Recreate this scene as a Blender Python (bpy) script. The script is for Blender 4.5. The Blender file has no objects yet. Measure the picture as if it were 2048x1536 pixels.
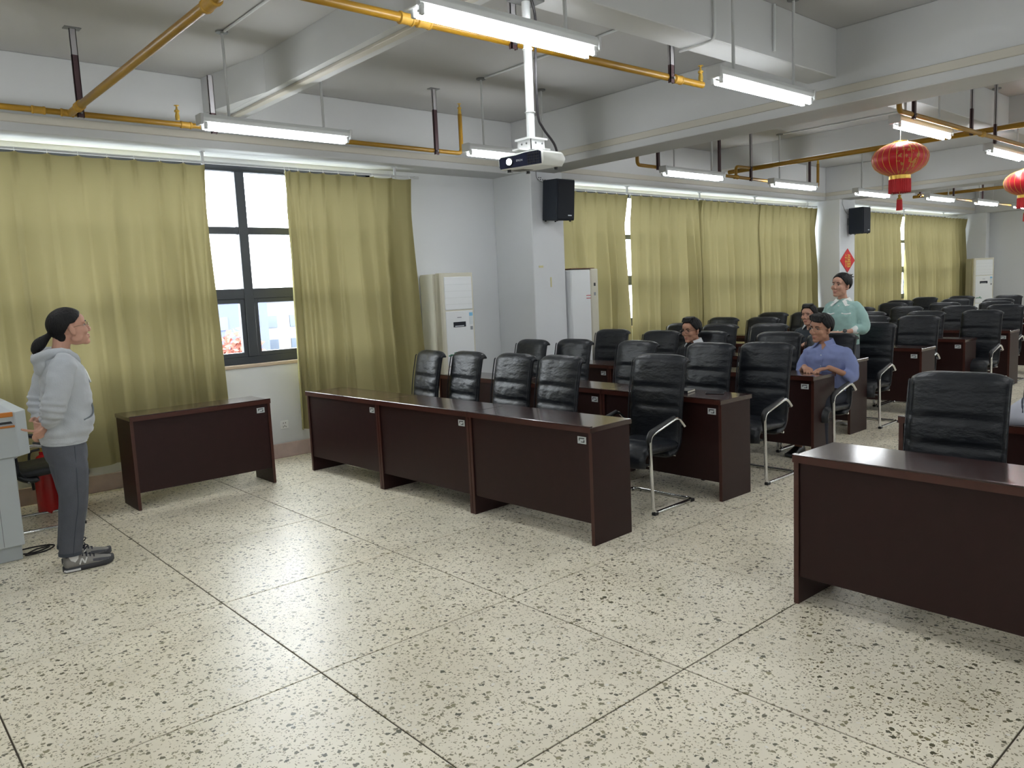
import bpy, bmesh, math, random
from mathutils import Vector, Matrix, noise
random.seed(7)
SC = bpy.context.scene
COL = SC.collection
PI = math.pi
V3 = Vector

# ------------------------------------------------------------------ camera, world, exposure
YAW, PITCH, ROLL, FPX, CAMH = math.radians(48.695), math.radians(-6.924), math.radians(-2.599), 1552.28, 1.62
def cam_axes():
    cy, sy, cp, sp = math.cos(YAW), math.sin(YAW), math.cos(PITCH), math.sin(PITCH)
    f = V3((cy*cp, sy*cp, sp)); r = V3((sy, -cy, 0)); u = r.cross(f)
    r2 = r*math.cos(ROLL) + u*math.sin(ROLL); u2 = u*math.cos(ROLL) - r*math.sin(ROLL)
    return r2, u2, f
_r, _u, _f = cam_axes()
cd = bpy.data.cameras.new('camera'); cam = bpy.data.objects.new('camera', cd); COL.objects.link(cam)
cam.matrix_world = Matrix(((_r.x, _u.x, -_f.x, 0), (_r.y, _u.y, -_f.y, 0), (_r.z, _u.z, -_f.z, CAMH), (0, 0, 0, 1)))
cd.sensor_width = 36; cd.lens = FPX/2048*36; cd.clip_start = 0.05; cd.clip_end = 600
SC.camera = cam
w = bpy.data.worlds.new('sky'); SC.world = w; w.use_nodes = True
bg = w.node_tree.nodes['Background']; bg.inputs[0].default_value = (0.93, 0.96, 1.0, 1); bg.inputs[1].default_value = 10.0
LAMP_STRENGTH = 20.0
SC.view_settings.view_transform = 'Standard'; SC.view_settings.look = 'None'
SC.view_settings.gamma = 1; SC.view_settings.exposure = 0.93; SC.view_settings.use_curve_mapping = False

# ------------------------------------------------------------------ materials
def srgb(r, g, b):
    f = lambda c: (c/255/12.92) if c/255 <= 0.04045 else ((c/255+0.055)/1.055)**2.4
    return (f(r), f(g), f(b), 1)
MATS = {}
def mat(name, col, rough=0.5, metal=0.0, spec=0.5, bump=0.0, bscale=60, var=0.0, vscale=4, coat=0.0, sheen=0.0, bstretch=None):
    if name in MATS: return MATS[name]
    m = bpy.data.materials.new(name); m.use_nodes = True; nt = m.node_tree; b = nt.nodes['Principled BSDF']
    b.inputs['Base Color'].default_value = col; b.inputs['Roughness'].default_value = rough
    b.inputs['Metallic'].default_value = metal; b.inputs['Specular IOR Level'].default_value = spec
    b.inputs['Coat Weight'].default_value = coat; b.inputs['Coat Roughness'].default_value = 0.12
    if sheen: b.inputs['Sheen Weight'].default_value = sheen
    tc = nt.nodes.new('ShaderNodeTexCoord')
    if var:
        n = nt.nodes.new('ShaderNodeTexNoise'); n.inputs['Scale'].default_value = vscale; n.inputs['Detail'].default_value = 5
        nt.links.new(tc.outputs['Object'], n.inputs['Vector'])
        mx = nt.nodes.new('ShaderNodeMix'); mx.data_type = 'RGBA'
        mx.inputs[6].default_value = tuple(c*(1-var) for c in col[:3])+(1,); mx.inputs[7].default_value = tuple(min(1, c*(1+var)) for c in col[:3])+(1,)
        nt.links.new(n.outputs['Fac'], mx.inputs[0]); nt.links.new(mx.outputs[2], b.inputs['Base Color'])
    if bump:
        n2 = nt.nodes.new('ShaderNodeTexNoise'); n2.inputs['Scale'].default_value = bscale; n2.inputs['Detail'].default_value = 4
        src = tc.outputs['Object']
        if bstretch:
            mp = nt.nodes.new('ShaderNodeMapping'); mp.inputs['Scale'].default_value = bstretch
            nt.links.new(src, mp.inputs['Vector']); src = mp.outputs[0]
        nt.links.new(src, n2.inputs['Vector'])
        bp = nt.nodes.new('ShaderNodeBump'); bp.inputs['Strength'].default_value = bump; bp.inputs['Distance'].default_value = 0.02
        nt.links.new(n2.outputs['Fac'], bp.inputs['Height']); nt.links.new(bp.outputs[0], b.inputs['Normal'])
    MATS[name] = m; return m
def emis(name, col, s):
    m = bpy.data.materials.new(name); m.use_nodes = True; nt = m.node_tree
    b = nt.nodes['Principled BSDF']; b.inputs['Base Color'].default_value = (0.8, 0.8, 0.8, 1)
    b.inputs['Emission Color'].default_value = col; b.inputs['Emission Strength'].default_value = s
    MATS[name] = m; return m

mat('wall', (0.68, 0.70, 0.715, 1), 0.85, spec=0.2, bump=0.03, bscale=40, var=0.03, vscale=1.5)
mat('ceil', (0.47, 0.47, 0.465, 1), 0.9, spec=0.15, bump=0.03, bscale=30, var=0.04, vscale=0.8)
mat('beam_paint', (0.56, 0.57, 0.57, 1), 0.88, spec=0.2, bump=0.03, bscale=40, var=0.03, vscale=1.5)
mat('cream_trunk', srgb(190, 186, 174), 0.6)
mat('skirting', srgb(188, 168, 160), 0.55, var=0.3, vscale=9, bump=0.05)
mat('sill', srgb(196, 178, 160), 0.6, var=0.08)
mat('frame_dark', srgb(58, 63, 72), 0.45)
mat('wood', srgb(42, 21, 20), 0.42, var=0.22, vscale=14, spec=0.3)
mat('wood_top', srgb(52, 29, 27), 0.2, var=0.15, vscale=12, coat=0.55)
mat('wood_edge', srgb(70, 36, 29), 0.3, var=0.2, vscale=20)
mat('leather', (0.0085, 0.0105, 0.0145, 1), 0.40, spec=0.42, bump=0.5, bscale=9, bstretch=(1, 1.0, 2.2))
mat('black_plastic', (0.012, 0.013, 0.015, 1), 0.4)
mat('chrome', (0.72, 0.73, 0.74, 1), 0.12, metal=1)
mat('label_white', srgb(205, 212, 214), 0.5)
mat('label_dark', srgb(35, 45, 48), 0.5)
mat('lamp_white', srgb(205, 208, 208), 0.5)
mat('rod_grey', srgb(190, 192, 192), 0.5)
mat('plate_grey', srgb(120, 122, 122), 0.5, metal=0.3)
mat('pipe_yellow', srgb(148, 110, 22), 0.38, var=0.22, vscale=7)
mat('pipe_tape', srgb(172, 132, 44), 0.6, var=0.2, vscale=30)
mat('hanger_dark', srgb(70, 48, 52), 0.5)
mat('hanger_grey', srgb(170, 168, 170), 0.5)
mat('rust', srgb(120, 70, 50), 0.6)
mat('speaker', srgb(24, 32, 44), 0.7, bump=0.1, bscale=300)
mat('speaker_grille', srgb(17, 23, 33), 0.8, bump=0.3, bscale=500)
mat('silver_badge', srgb(190, 200, 205), 0.3, metal=0.6)
mat('ac_beige', srgb(200, 197, 180), 0.45)
mat('ac_band', srgb(172, 166, 146), 0.45)
mat('ac_white', srgb(226, 229, 230), 0.22)
mat('ac_dark', srgb(34, 36, 44), 0.15)
mat('sticker_blue', srgb(120, 180, 215), 0.5)
mat('sticker_green', srgb(45, 118, 88), 0.5)
mat('sticker_grey', srgb(130, 135, 140), 0.5)
mat('red_ext', srgb(176, 24, 26), 0.25)
mat('red_paper', srgb(206, 28, 34), 0.55)
mat('gold', srgb(212, 176, 84), 0.32, metal=0.7)
mat('gold_paint', srgb(224, 178, 70), 0.5)
mat('fringe_red', srgb(200, 38, 44), 0.6)
mat('lectern_grey', srgb(196, 203, 206), 0.4)
mat('lectern_grey2', srgb(180, 187, 190), 0.4)
mat('orange', srgb(214, 132, 52), 0.45)
mat('screen_dark', srgb(28, 26, 34), 0.2)
mat('projector_white', srgb(225, 227, 222), 0.35)
mat('projector_dark', srgb(28, 32, 52), 0.2)
mat('cable', srgb(22, 18, 22), 0.45)
mat('cable_grey', srgb(125, 125, 125), 0.5)
mat('white_plastic', srgb(228, 230, 230), 0.4)
mat('skin', srgb(196, 152, 132), 0.62, spec=0.3, var=0.05, vscale=20)
mat('skin_tan', srgb(180, 136, 113), 0.62, spec=0.3, var=0.05, vscale=20)
mat('lip', srgb(166, 96, 88), 0.45)
mat('eye_white', srgb(225, 222, 216), 0.3)
mat('eye_dark', srgb(24, 18, 16), 0.2)
mat('teeth', srgb(232, 228, 220), 0.3)
mat('hair', srgb(13, 12, 14), 0.55, spec=0.3, bump=0.5, bscale=90, bstretch=(1, 1, 0.25))
mat('hoodie', srgb(178, 183, 188), 0.9, bump=0.12, bscale=120, sheen=0.2)
mat('hoodie_dark', srgb(112, 118, 124), 0.9)
mat('jeans', srgb(82, 85, 93), 0.85, var=0.25, vscale=10, bump=0.15, bscale=200)
mat('jeans_seam', srgb(62, 67, 76), 0.85)
mat('shoe_grey', srgb(134, 131, 126), 0.7)
mat('shoe_dark', srgb(86, 87, 92), 0.8)
mat('shoe_sole', srgb(60, 61, 64), 0.7)
mat('shoe_white', srgb(220, 220, 218), 0.6)
mat('lace', srgb(38, 40, 52), 0.8)
mat('sock', srgb(226, 226, 224), 0.9)
mat('shirt_blue', srgb(128, 140, 186), 0.8, bump=0.08, bscale=150)
mat('trousers', srgb(38, 42, 54), 0.85)
mat('jacket_black', srgb(20, 22, 28), 0.75)
mat('shirt_white', srgb(222, 226, 230), 0.8)
mat('cardigan', srgb(156, 192, 187), 0.95, bump=0.2, bscale=160, sheen=0.3)
mat('cardigan_white', srgb(236, 238, 236), 0.9)
mat('jacket_dark', srgb(48, 56, 66), 0.8)
mat('garment_grey', srgb(178, 180, 190), 0.9)
mat('garment_dark', srgb(70, 74, 86), 0.9)
mat('shoe_black', srgb(18, 18, 20), 0.3)
mat('shoe_beige', srgb(190, 180, 160), 0.6)
mat('glasses', srgb(60, 44, 42), 0.3)
mat('glasses_gold', srgb(190, 170, 150), 0.25, metal=0.8)
mat('notebook', srgb(28, 30, 36), 0.5)
mat('paper', srgb(226, 222, 206), 0.7)
mat('joint', srgb(70, 62, 48), 0.8)
mat('tape_old', srgb(206, 200, 150), 0.7)
mat('brown_door', srgb(90, 50, 30), 0.5)
emis('tube', (0.95, 0.975, 1.0, 1), LAMP_STRENGTH)
emis('lens_glow', (0.75, 0.9, 1.0, 1), 9.0)

def terrazzo():
    m = bpy.data.materials.new('terrazzo'); m.use_nodes = True; nt = m.node_tree; L = nt.links; N = nt.nodes.new
    b = nt.nodes['Principled BSDF']
    geo = N('ShaderNodeNewGeometry'); oi = N('ShaderNodeObjectInfo')
    wob = N('ShaderNodeTexNoise'); wob.inputs['Scale'].default_value = 60; L.new(geo.outputs['Position'], wob.inputs['Vector'])
    add = N('ShaderNodeVectorMath'); add.operation = 'MULTIPLY_ADD'; add.inputs[1].default_value = (0.022, 0.022, 0.0)
    L.new(wob.outputs['Color'], add.inputs[0]); L.new(geo.outputs['Position'], add.inputs[2])
    big = N('ShaderNodeTexNoise'); big.inputs['Scale'].default_value = 1.3; big.inputs['Detail'].default_value = 6; L.new(geo.outputs['Position'], big.inputs['Vector'])
    cr = N('ShaderNodeValToRGB'); e = cr.color_ramp.elements
    e[0].position = 0.3; e[0].color = srgb(234, 225, 202); e[1].position = 0.72; e[1].color = srgb(245, 238, 218)
    L.new(big.outputs['Fac'], cr.inputs[0])
    cur = cr.outputs[0]
    def chips(scale, keep, rad, c0, c1, seed):
        nonlocal cur
        mp = N('ShaderNodeMapping'); mp.inputs['Location'].default_value = (seed, seed*1.7, 0); mp.inputs['Scale'].default_value = (1, 1, 0.0)
        L.new(add.outputs[0], mp.inputs['Vector'])
        v = N('ShaderNodeTexVoronoi'); v.inputs['Scale'].default_value = scale; L.new(mp.outputs[0], v.inputs['Vector'])
        sep = N('ShaderNodeSeparateColor'); L.new(v.outputs['Color'], sep.inputs[0])
        k = N('ShaderNodeMath'); k.operation = 'LESS_THAN'; L.new(sep.outputs[0], k.inputs[0]); k.inputs[1].default_value = keep
        r = N('ShaderNodeMath'); r.operation = 'MULTIPLY'; L.new(sep.outputs[1], r.inputs[0]); r.inputs[1].default_value = rad
        d = N('ShaderNodeMath'); d.operation = 'LESS_THAN'; L.new(v.outputs['Distance'], d.inputs[0]); L.new(r.outputs[0], d.inputs[1])
        a = N('ShaderNodeMath'); a.operation = 'MULTIPLY'; L.new(k.outputs[0], a.inputs[0]); L.new(d.outputs[0], a.inputs[1])
        cm = N('ShaderNodeMix'); cm.data_type = 'RGBA'; cm.inputs[6].default_value = c0; cm.inputs[7].default_value = c1; L.new(sep.outputs[2], cm.inputs[0])
        mx = N('ShaderNodeMix'); mx.data_type = 'RGBA'; L.new(a.outputs[0], mx.inputs[0]); L.new(cur, mx.inputs[6]); L.new(cm.outputs[2], mx.inputs[7])
        cur = mx.outputs[2]
    chips(120, 0.62, 0.52, srgb(180, 168, 136), srgb(146, 138, 108), 3.1)
    chips(76, 0.36, 0.55, srgb(120, 114, 90), srgb(168, 160, 130), 7.7)
    chips(44, 0.30, 0.55, srgb(88, 85, 66), srgb(150, 142, 108), 1.3)
    chips(50, 0.12, 0.40, srgb(232, 228, 214), srgb(240, 236, 224), 9.9)
    # wear clouds and slab to slab variation
    st = N('ShaderNodeTexNoise'); st.inputs['Scale'].default_value = 2.6; st.inputs['Detail'].default_value = 8; L.new(geo.outputs['Position'], st.inputs['Vector'])
    sr = N('ShaderNodeMapRange'); sr.inputs[1].default_value = 0.35; sr.inputs[2].default_value = 0.7; sr.inputs[3].default_value = 0.90; sr.inputs[4].default_value = 1.0; L.new(st.outputs['Fac'], sr.inputs[0])
    sl = N('ShaderNodeMapRange'); sl.inputs[3].default_value = 0.94; sl.inputs[4].default_value = 1.02; L.new(oi.outputs['Random'], sl.inputs[0])
    mu = N('ShaderNodeMath'); mu.operation = 'MULTIPLY'; L.new(sr.outputs[0], mu.inputs[0]); L.new(sl.outputs[0], mu.inputs[1])
    vm = N('ShaderNodeVectorMath'); vm.operation = 'SCALE'; L.new(cur, vm.inputs[0]); L.new(mu.outputs[0], vm.inputs['Scale'])
    L.new(vm.outputs[0], b.inputs['Base Color'])
    rr = N('ShaderNodeMapRange'); rr.inputs[3].default_value = 0.29; rr.inputs[4].default_value = 0.45; L.new(st.outputs['Fac'], rr.inputs[0]); L.new(rr.outputs[0], b.inputs['Roughness'])
    b.inputs['Specular IOR Level'].default_value = 0.5
    MATS['terrazzo'] = m
terrazzo()

def curtain_mat():
    m = bpy.data.materials.new('curtain'); m.use_nodes = True; nt = m.node_tree; L = nt.links; N = nt.nodes.new
    out = nt.nodes['Material Output']; nt.nodes.remove(nt.nodes['Principled BSDF'])
    tc = N('ShaderNodeTexCoord'); n = N('ShaderNodeTexNoise'); n.inputs['Scale'].default_value = 1.6; n.inputs['Detail'].default_value = 6; L.new(tc.outputs['Object'], n.inputs['Vector'])
    mx = N('ShaderNodeMix'); mx.data_type = 'RGBA'; mx.inputs[6].default_value = srgb(139, 131, 90); mx.inputs[7].default_value = srgb(150, 143, 104); L.new(n.outputs['Fac'], mx.inputs[0])
    we = N('ShaderNodeTexNoise'); we.inputs['Scale'].default_value = 260; L.new(tc.outputs['Object'], we.inputs['Vector'])
    bp = N('ShaderNodeBump'); bp.inputs['Strength'].default_value = 0.12; bp.inputs['Distance'].default_value = 0.01; L.new(we.outputs['Fac'], bp.inputs['Height'])
    d = N('ShaderNodeBsdfDiffuse'); L.new(mx.outputs[2], d.inputs['Color']); L.new(bp.outputs[0], d.inputs['Normal'])
    t = N('ShaderNodeBsdfTranslucent'); t.inputs['Color'].default_value = srgb(186, 174, 128)
    s = N('ShaderNodeMixShader'); s.inputs[0].default_value = 0.075; L.new(d.outputs[0], s.inputs[1]); L.new(t.outputs[0], s.inputs[2])
    L.new(s.outputs[0], out.inputs['Surface']); MATS['curtain'] = m
curtain_mat()
def glass_mat():
    m = bpy.data.materials.new('glass'); m.use_nodes = True; nt = m.node_tree; L = nt.links; N = nt.nodes.new
    out = nt.nodes['Material Output']; nt.nodes.remove(nt.nodes['Principled BSDF'])
    t = N('ShaderNodeBsdfTransparent'); t.inputs[0].default_value = (0.95, 0.97, 0.97, 1)
    g = N('ShaderNodeBsdfGlossy'); g.inputs['Roughness'].default_value = 0.02
    lw = N('ShaderNodeLayerWeight'); lw.inputs[0].default_value = 0.5; pw = N('ShaderNodeMath'); pw.operation = 'POWER'; L.new(lw.outputs['Facing'], pw.inputs[0]); pw.inputs[1].default_value = 4.0
    f = N('ShaderNodeMath'); f.operation = 'MULTIPLY_ADD'; L.new(pw.outputs[0], f.inputs[0]); f.inputs[1].default_value = 0.5; f.inputs[2].default_value = 0.02
    s = N('ShaderNodeMixShader'); L.new(f.outputs[0], s.inputs[0]); L.new(t.outputs[0], s.inputs[1]); L.new(g.outputs[0], s.inputs[2]); L.new(s.outputs[0], out.inputs['Surface'])
    MATS['glass'] = m
glass_mat()
def lantern_mat():
    m = bpy.data.materials.new('lantern_red'); m.use_nodes = True; nt = m.node_tree; L = nt.links; N = nt.nodes.new
    b = nt.nodes['Principled BSDF']; b.inputs['Roughness'].default_value = 0.38; b.inputs['Sheen Weight'].default_value = 0.3
    tc = N('ShaderNodeTexCoord'); sp = N('ShaderNodeSeparateXYZ'); L.new(tc.outputs['Object'], sp.inputs[0])
    at = N('ShaderNodeMath'); at.operation = 'ARCTAN2'; L.new(sp.outputs[1], at.inputs[0]); L.new(sp.outputs[0], at.inputs[1])
    sn = N('ShaderNodeMath'); sn.operation = 'MULTIPLY_ADD'; sn.inputs[1].default_value = 3.0; sn.inputs[2].default_value = 2.65; L.new(at.outputs[0], sn.inputs[0])
    cs = N('ShaderNodeMath'); cs.operation = 'SINE'; L.new(sn.outputs[0], cs.inputs[0])
    gt = N('ShaderNodeMath'); gt.operation = 'GREATER_THAN'; gt.inputs[1].default_value = 0.25; L.new(cs.outputs[0], gt.inputs[0])
    n = N('ShaderNodeTexNoise'); n.inputs['Scale'].default_value = 22; n.inputs['Detail'].default_value = 3; L.new(tc.outputs['Object'], n.inputs['Vector'])
    g2 = N('ShaderNodeMath'); g2.operation = 'GREATER_THAN'; g2.inputs[1].default_value = 0.56; L.new(n.outputs['Fac'], g2.inputs[0])
    mu = N('ShaderNodeMath'); mu.operation = 'MULTIPLY'; L.new(gt.outputs[0], mu.inputs[0]); L.new(g2.outputs[0], mu.inputs[1])
    mx = N('ShaderNodeMix'); mx.data_type = 'RGBA'; mx.inputs[6].default_value = srgb(196, 10, 30); mx.inputs[7].default_value = srgb(190, 130, 60); L.new(mu.outputs[0], mx.inputs[0])
    L.new(mx.outputs[2], b.inputs['Base Color']); MATS['lantern_red'] = m
lantern_mat()

# ------------------------------------------------------------------ mesh helpers
class MB:
    def __init__(s): s.v = []; s.f = []; s.mi = []; s.cur = 0
    def _f(s, idx): s.f.append(idx); s.mi.append(s.cur)
    def box(s, x0, x1, y0, y1, z0, z1, M=None):
        o = len(s.v); P = [V3((x, y, z)) for z in (z0, z1) for y in (y0, y1) for x in (x0, x1)]
        if M: P = [M @ p for p in P]
        s.v += P
        for q in ((0, 2, 3, 1), (4, 5, 7, 6), (0, 1, 5, 4), (2, 6, 7, 3), (0, 4, 6, 2), (1, 3, 7, 5)): s._f([o+i for i in q])
        return s
    def cbox(s, c, sz, M=None): return s.box(c[0]-sz[0]/2, c[0]+sz[0]/2, c[1]-sz[1]/2, c[1]+sz[1]/2, c[2]-sz[2]/2, c[2]+sz[2]/2, M)
    def loft(s, rings, cap=True, closed=False):
        n = len(rings[0]); o = len(s.v)
        for r in rings: s.v += [V3(p) for p in r]
        m = len(rings)
        for i in range(m if closed else m-1):
            a, b = o+i*n, o+((i+1) % m)*n
            for j in range(n): k = (j+1) % n; s._f([a+j, a+k, b+k, b+j])
        if cap and not closed:
            s._f([o+j for j in range(n)][::-1]); s._f([o+(m-1)*n+j for j in range(n)])
        return s
    def tube(s, pts, rad, n=10, round_ends=False, closed=False, squash=1.0, up=None):
        pts = [V3(p) for p in pts]; R = rad if hasattr(rad, '__len__') else [rad]*len(pts); R = list(R)
        if round_ends:
            d0 = (pts[0]-pts[1]).normalized(); d1 = (pts[-1]-pts[-2]).normalized(); r0, r1 = R[0], R[-1]; p0, p1 = pts[0], pts[-1]
            pts = [p0+d0*r0*0.95, p0+d0*r0*0.7]+pts+[p1+d1*r1*0.7, p1+d1*r1*0.95]; R = [r0*0.3, r0*0.72]+R+[r1*0.72, r1*0.3]
        rings = []; prev = None; m = len(pts)
        for i, p in enumerate(pts):
            if closed: t = (pts[(i+1) % m]-pts[i-1]).normalized()
            else: t = (pts[min(i+1, m-1)]-pts[max(i-1, 0)]).normalized()
            if prev is None:
                a = V3(up) if up else (V3((0, 0, 1)) if abs(t.z) < 0.9 else V3((1, 0, 0)))
            else: a = prev
            b = (a - t*a.dot(t)).normalized(); prev = b; c = t.cross(b)
            rings.append([p + b*math.cos(2*PI*j/n)*R[i] + c*math.sin(2*PI*j/n)*R[i]*squash for j in range(n)])
        return s.loft(rings, True, closed)
    def ell(s, c, r, M=None, nu=16, nv=10):
        rings = []
        c = V3(c)
        for i in range(1, nv):
            th = PI*i/nv
            ring = []
            for j in range(nu):
                p = V3((r[0]*math.sin(th)*math.cos(2*PI*j/nu), r[1]*math.sin(th)*math.sin(2*PI*j/nu), -r[2]*math.cos(th)))
                ring.append(c + ((M @ p) if M else p))
            rings.append(ring)
        return s.loft(rings)
    def lathe(s, prof, n=20, c=(0, 0, 0)):
        c = V3(c)
        return s.loft([[c+V3((r*math.cos(2*PI*j/n), r*math.sin(2*PI*j/n), z)) for j in range(n)] for r, z in prof])
    def prism(s, poly, y0, y1, plane='xz'):
        # poly of (a,b) ; extruded along the third axis
        def P(a, b, c):
            return {'xz': V3((a, c, b)), 'xy': V3((a, b, c)), 'yz': V3((c, a, b))}[plane]
        return s.loft([[P(a, b, y0) for a, b in poly], [P(a, b, y1) for a, b in poly]])
    def grid(s, fn, nu, nv):
        o = len(s.v)
        for i in range(nu+1):
            for j in range(nv+1): s.v.append(V3(fn(i/nu, j/nv)))
        for i in range(nu):
            for j in range(nv):
                a = o+i*(nv+1)+j; s._f([a, a+nv+1, a+nv+2, a+1])
        return s
    def xf(s, M): s.v = [M @ p for p in s.v]; return s
    def add(s, other, M=None):
        o = len(s.v); s.v += [(M @ p) if M else p.copy() for p in other.v]
        for f, k in zip(other.f, other.mi): s.f.append([o+i for i in f]); s.mi.append(k)
        return s
    def mesh(s, name, mats, smooth=False, bevel=0, bseg=1):
        me = bpy.data.meshes.new(name); me.from_pydata([tuple(p) for p in s.v], [], s.f); me.update()
        if isinstance(mats, str): mats = [mats]
        for mname in mats: me.materials.append(MATS[mname])
        if len(mats) > 1: me.polygons.foreach_set('material_index', s.mi)
        bm = bmesh.new(); bm.from_mesh(me); bmesh.ops.recalc_face_normals(bm, faces=bm.faces)
        if bevel:
            es = [e for e in bm.edges if len(e.link_faces) == 2 and e.calc_face_angle(0) > 0.5]
            bmesh.ops.bevel(bm, geom=es, offset=bevel, segments=bseg, affect='EDGES', clamp_overlap=True)
        bm.to_mesh(me); bm.free()
        if smooth:
            me.polygons.foreach_set('use_smooth', [True]*len(me.polygons))
            if smooth != 2:
                try: me.set_sharp_from_angle(angle=math.radians(40))
                except Exception: pass
        return me
    def build(s, name, mats, parent=None, smooth=False, bevel=0, bseg=1, loc=None, rot=None):
        return link(name, s.mesh(name, mats, smooth, bevel, bseg), parent, loc, rot)
def link(name, me, parent=None, loc=None, rot=None):
    o = bpy.data.objects.new(name, me); COL.objects.link(o)
    if parent: o.parent = parent
    if loc is not None: o.location = loc
    if rot is not None: o.rotation_euler = rot
    return o
def tag(o, label=None, cat=None, group=None, kind=None):
    if label: o['label'] = label
    if cat: o['category'] = cat
    if group: o['group'] = group
    if kind: o['kind'] = kind
    return o
def thing(name, label, cat, loc=(0, 0, 0), rz=0, group=None):
    o = bpy.data.objects.new(name, None); COL.objects.link(o); o.location = loc; o.rotation_euler = (0, 0, rz); o.empty_display_size = 0.1
    return tag(o, label, cat, group)
def dup(root, loc, rz, label, group=None):
    r = root.copy(); COL.objects.link(r); r.location = loc; r.rotation_euler = (0, 0, rz); r['label'] = label
    if group: r['group'] = group
    for ch in list(root.children):
        c = ch.copy(); COL.objects.link(c); c.parent = r
        for g in list(ch.children):
            d = g.copy(); COL.objects.link(d); d.parent = c
    return r
def struct(o): o['kind'] = 'structure'; return o
def bez(pts, n=8):
    """smooth polyline through pts (Catmull-Rom)"""
    P = [V3(p) for p in pts]; P = [P[0]*2-P[1]]+P+[P[-1]*2-P[-2]]; out = []
    for i in range(1, len(P)-2):
        for k in range(n):
            t = k/n; a, b, c, d = P[i-1], P[i], P[i+1], P[i+2]
            out.append(0.5*((2*b)+(c-a)*t+(2*a-5*b+4*c-d)*t*t+(3*b-a-3*c+d)*t**3))
    out.append(P[-2]); return out
def fillet(pts, r=0.06, n=5):
    P = [V3(p) for p in pts]; out = [P[0]]
    for i in range(1, len(P)-1):
        a = (P[i-1]-P[i]); b = (P[i+1]-P[i]); k = min(r, a.length*0.49, b.length*0.49)
        s0 = P[i]+a.normalized()*k; s1 = P[i]+b.normalized()*k
        for j in range(n+1):
            t = j/n; out.append(s0*(1-t)**2+P[i]*2*t*(1-t)+s1*t*t)
    out.append(P[-1]); return out

# ------------------------------------------------------------------ room shell
X0, X1, Y0, YW, ZC = -2.6, 22.45, -3.4, 7.54, 3.6
GX, GY, SX, SY = 0.3591, 5.228, 1.0965, 1.1131
fl = struct(MB().box(X0, X1, Y0, YW, -0.12, -0.004).build('floor', 'joint'))
xs = sorted([X0]+[GX+k*SX for k in range(-4, 24) if X0+0.05 < GX+k*SX < X1-0.05]+[X1])
ys = sorted([Y0]+[GY-k*SY for k in range(-3, 10) if Y0+0.05 < GY-k*SY < YW-0.05]+[YW])
cache = {}
for i in range(len(xs)-1):
    for j in range(len(ys)-1):
        sx, sy = round(xs[i+1]-xs[i], 4), round(ys[j+1]-ys[j], 4)
        if (sx, sy) not in cache:
            g = 0.0034
            cache[(sx, sy)] = MB().box(g, sx-g, g, sy-g, -0.012, 0).mesh('floor_slab', 'terrazzo', bevel=0.0015)
        link('floor_slab', cache[(sx, sy)], fl, (xs[i], ys[j], 0))

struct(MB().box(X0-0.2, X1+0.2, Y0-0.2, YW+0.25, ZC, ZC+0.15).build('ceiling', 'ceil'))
WINS = [(-1.0, 4.72), (7.12, 14.10), (15.0, 21.5)]
SILL, WTOP = 1.0, 2.95
wb = MB(); px = X0-0.2
for a, b in WINS:
    wb.box(px, a, YW, YW+0.24, 0, 3.0); wb.box(a, b, YW, YW+0.24, 0, SILL); wb.box(a, b, YW, YW+0.24, WTOP, 3.0); px = b
wb.box(px, X1+0.2, YW, YW+0.24, 0, 3.0)
struct(wb.build('wall_north', 'wall'))
struct(MB().box(X1, X1+0.2, Y0-0.2, YW, 0, ZC).build('wall_east', 'wall'))
struct(MB().box(X0-0.2, X1, Y0-0.2, Y0, 0, ZC).build('wall_south', 'wall'))
struct(MB().box(X0-0.2, X0, Y0, YW, 0, ZC).build('wall_west', 'wall'))
# perimeter beam over the windows, cross beams, long beams
YB = 7.12
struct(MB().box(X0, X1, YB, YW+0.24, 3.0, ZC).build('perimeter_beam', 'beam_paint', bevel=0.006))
def ybeam(xa, xb, z, name='cross_beam', haunch=False):
    o = MB().box(xa, xb, Y0, YB, z, ZC)
    if haunch: o.loft([[(xa-0.16, YB, z), (xa, YB, z), (xa, YB, ZC), (xa-0.16, YB, ZC)], [(xa-0.0015, YB-0.95, z+0.001), (xa, YB-0.95, z+0.001), (xa, YB-0.95, ZC), (xa-0.0015, YB-0.95, ZC)]])
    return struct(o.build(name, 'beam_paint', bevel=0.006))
MAIN = [(-1.42, -0.95), (6.42, 6.87), (14.24, 14.70), (22.06, X1)]
SEC = [(2.91, 3.13), (10.70, 10.92), (18.5, 18.72)]
for a, b in MAIN: ybeam(a, b, 3.0)
for a, b in SEC: ybeam(a, b, 3.3, haunch=True)
segs = [X0]+[c for ab in sorted(MAIN+SEC) for c in ab]
for yb in (3.12, -0.9):
    for k in range(0, len(segs)-1, 2):
        if segs[k+1]-segs[k] > 0.3: struct(MB().box(segs[k], segs[k+1], yb, yb+0.25, 3.22, ZC).build('long_beam', 'beam_paint', bevel=0.006))
# pillars
for a, b in [(-1.42, -0.88), (6.46, 7.0), (14.27, 14.88), (22.1, 22.32)]:
    struct(MB().box(a, b, 6.86, YW, 0, 3.02).build('pillar', 'wall', bevel=0.008))
# cream cable trunking along the beams
n = 1
def trunk(*b):
    global n
    struct(MB().box(*b).build('trim_%d' % n, 'cream_trunk', bevel=0.004)); n += 1
trunk(X0, 6.4, YB-0.022, YB, 3.07, 3.135); trunk(6.9, 14.2, YB-0.022, YB, 3.07, 3.135); trunk(14.72, 22.0, YB-0.022, YB, 3.07, 3.135)
trunk(6.398, 6.42, Y0, YB, 3.075, 3.14); trunk(14.218, 14.24, Y0, YB, 3.075, 3.14)
trunk(2.97, 3.03, Y0, YB, 3.275, 3.3)
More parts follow.
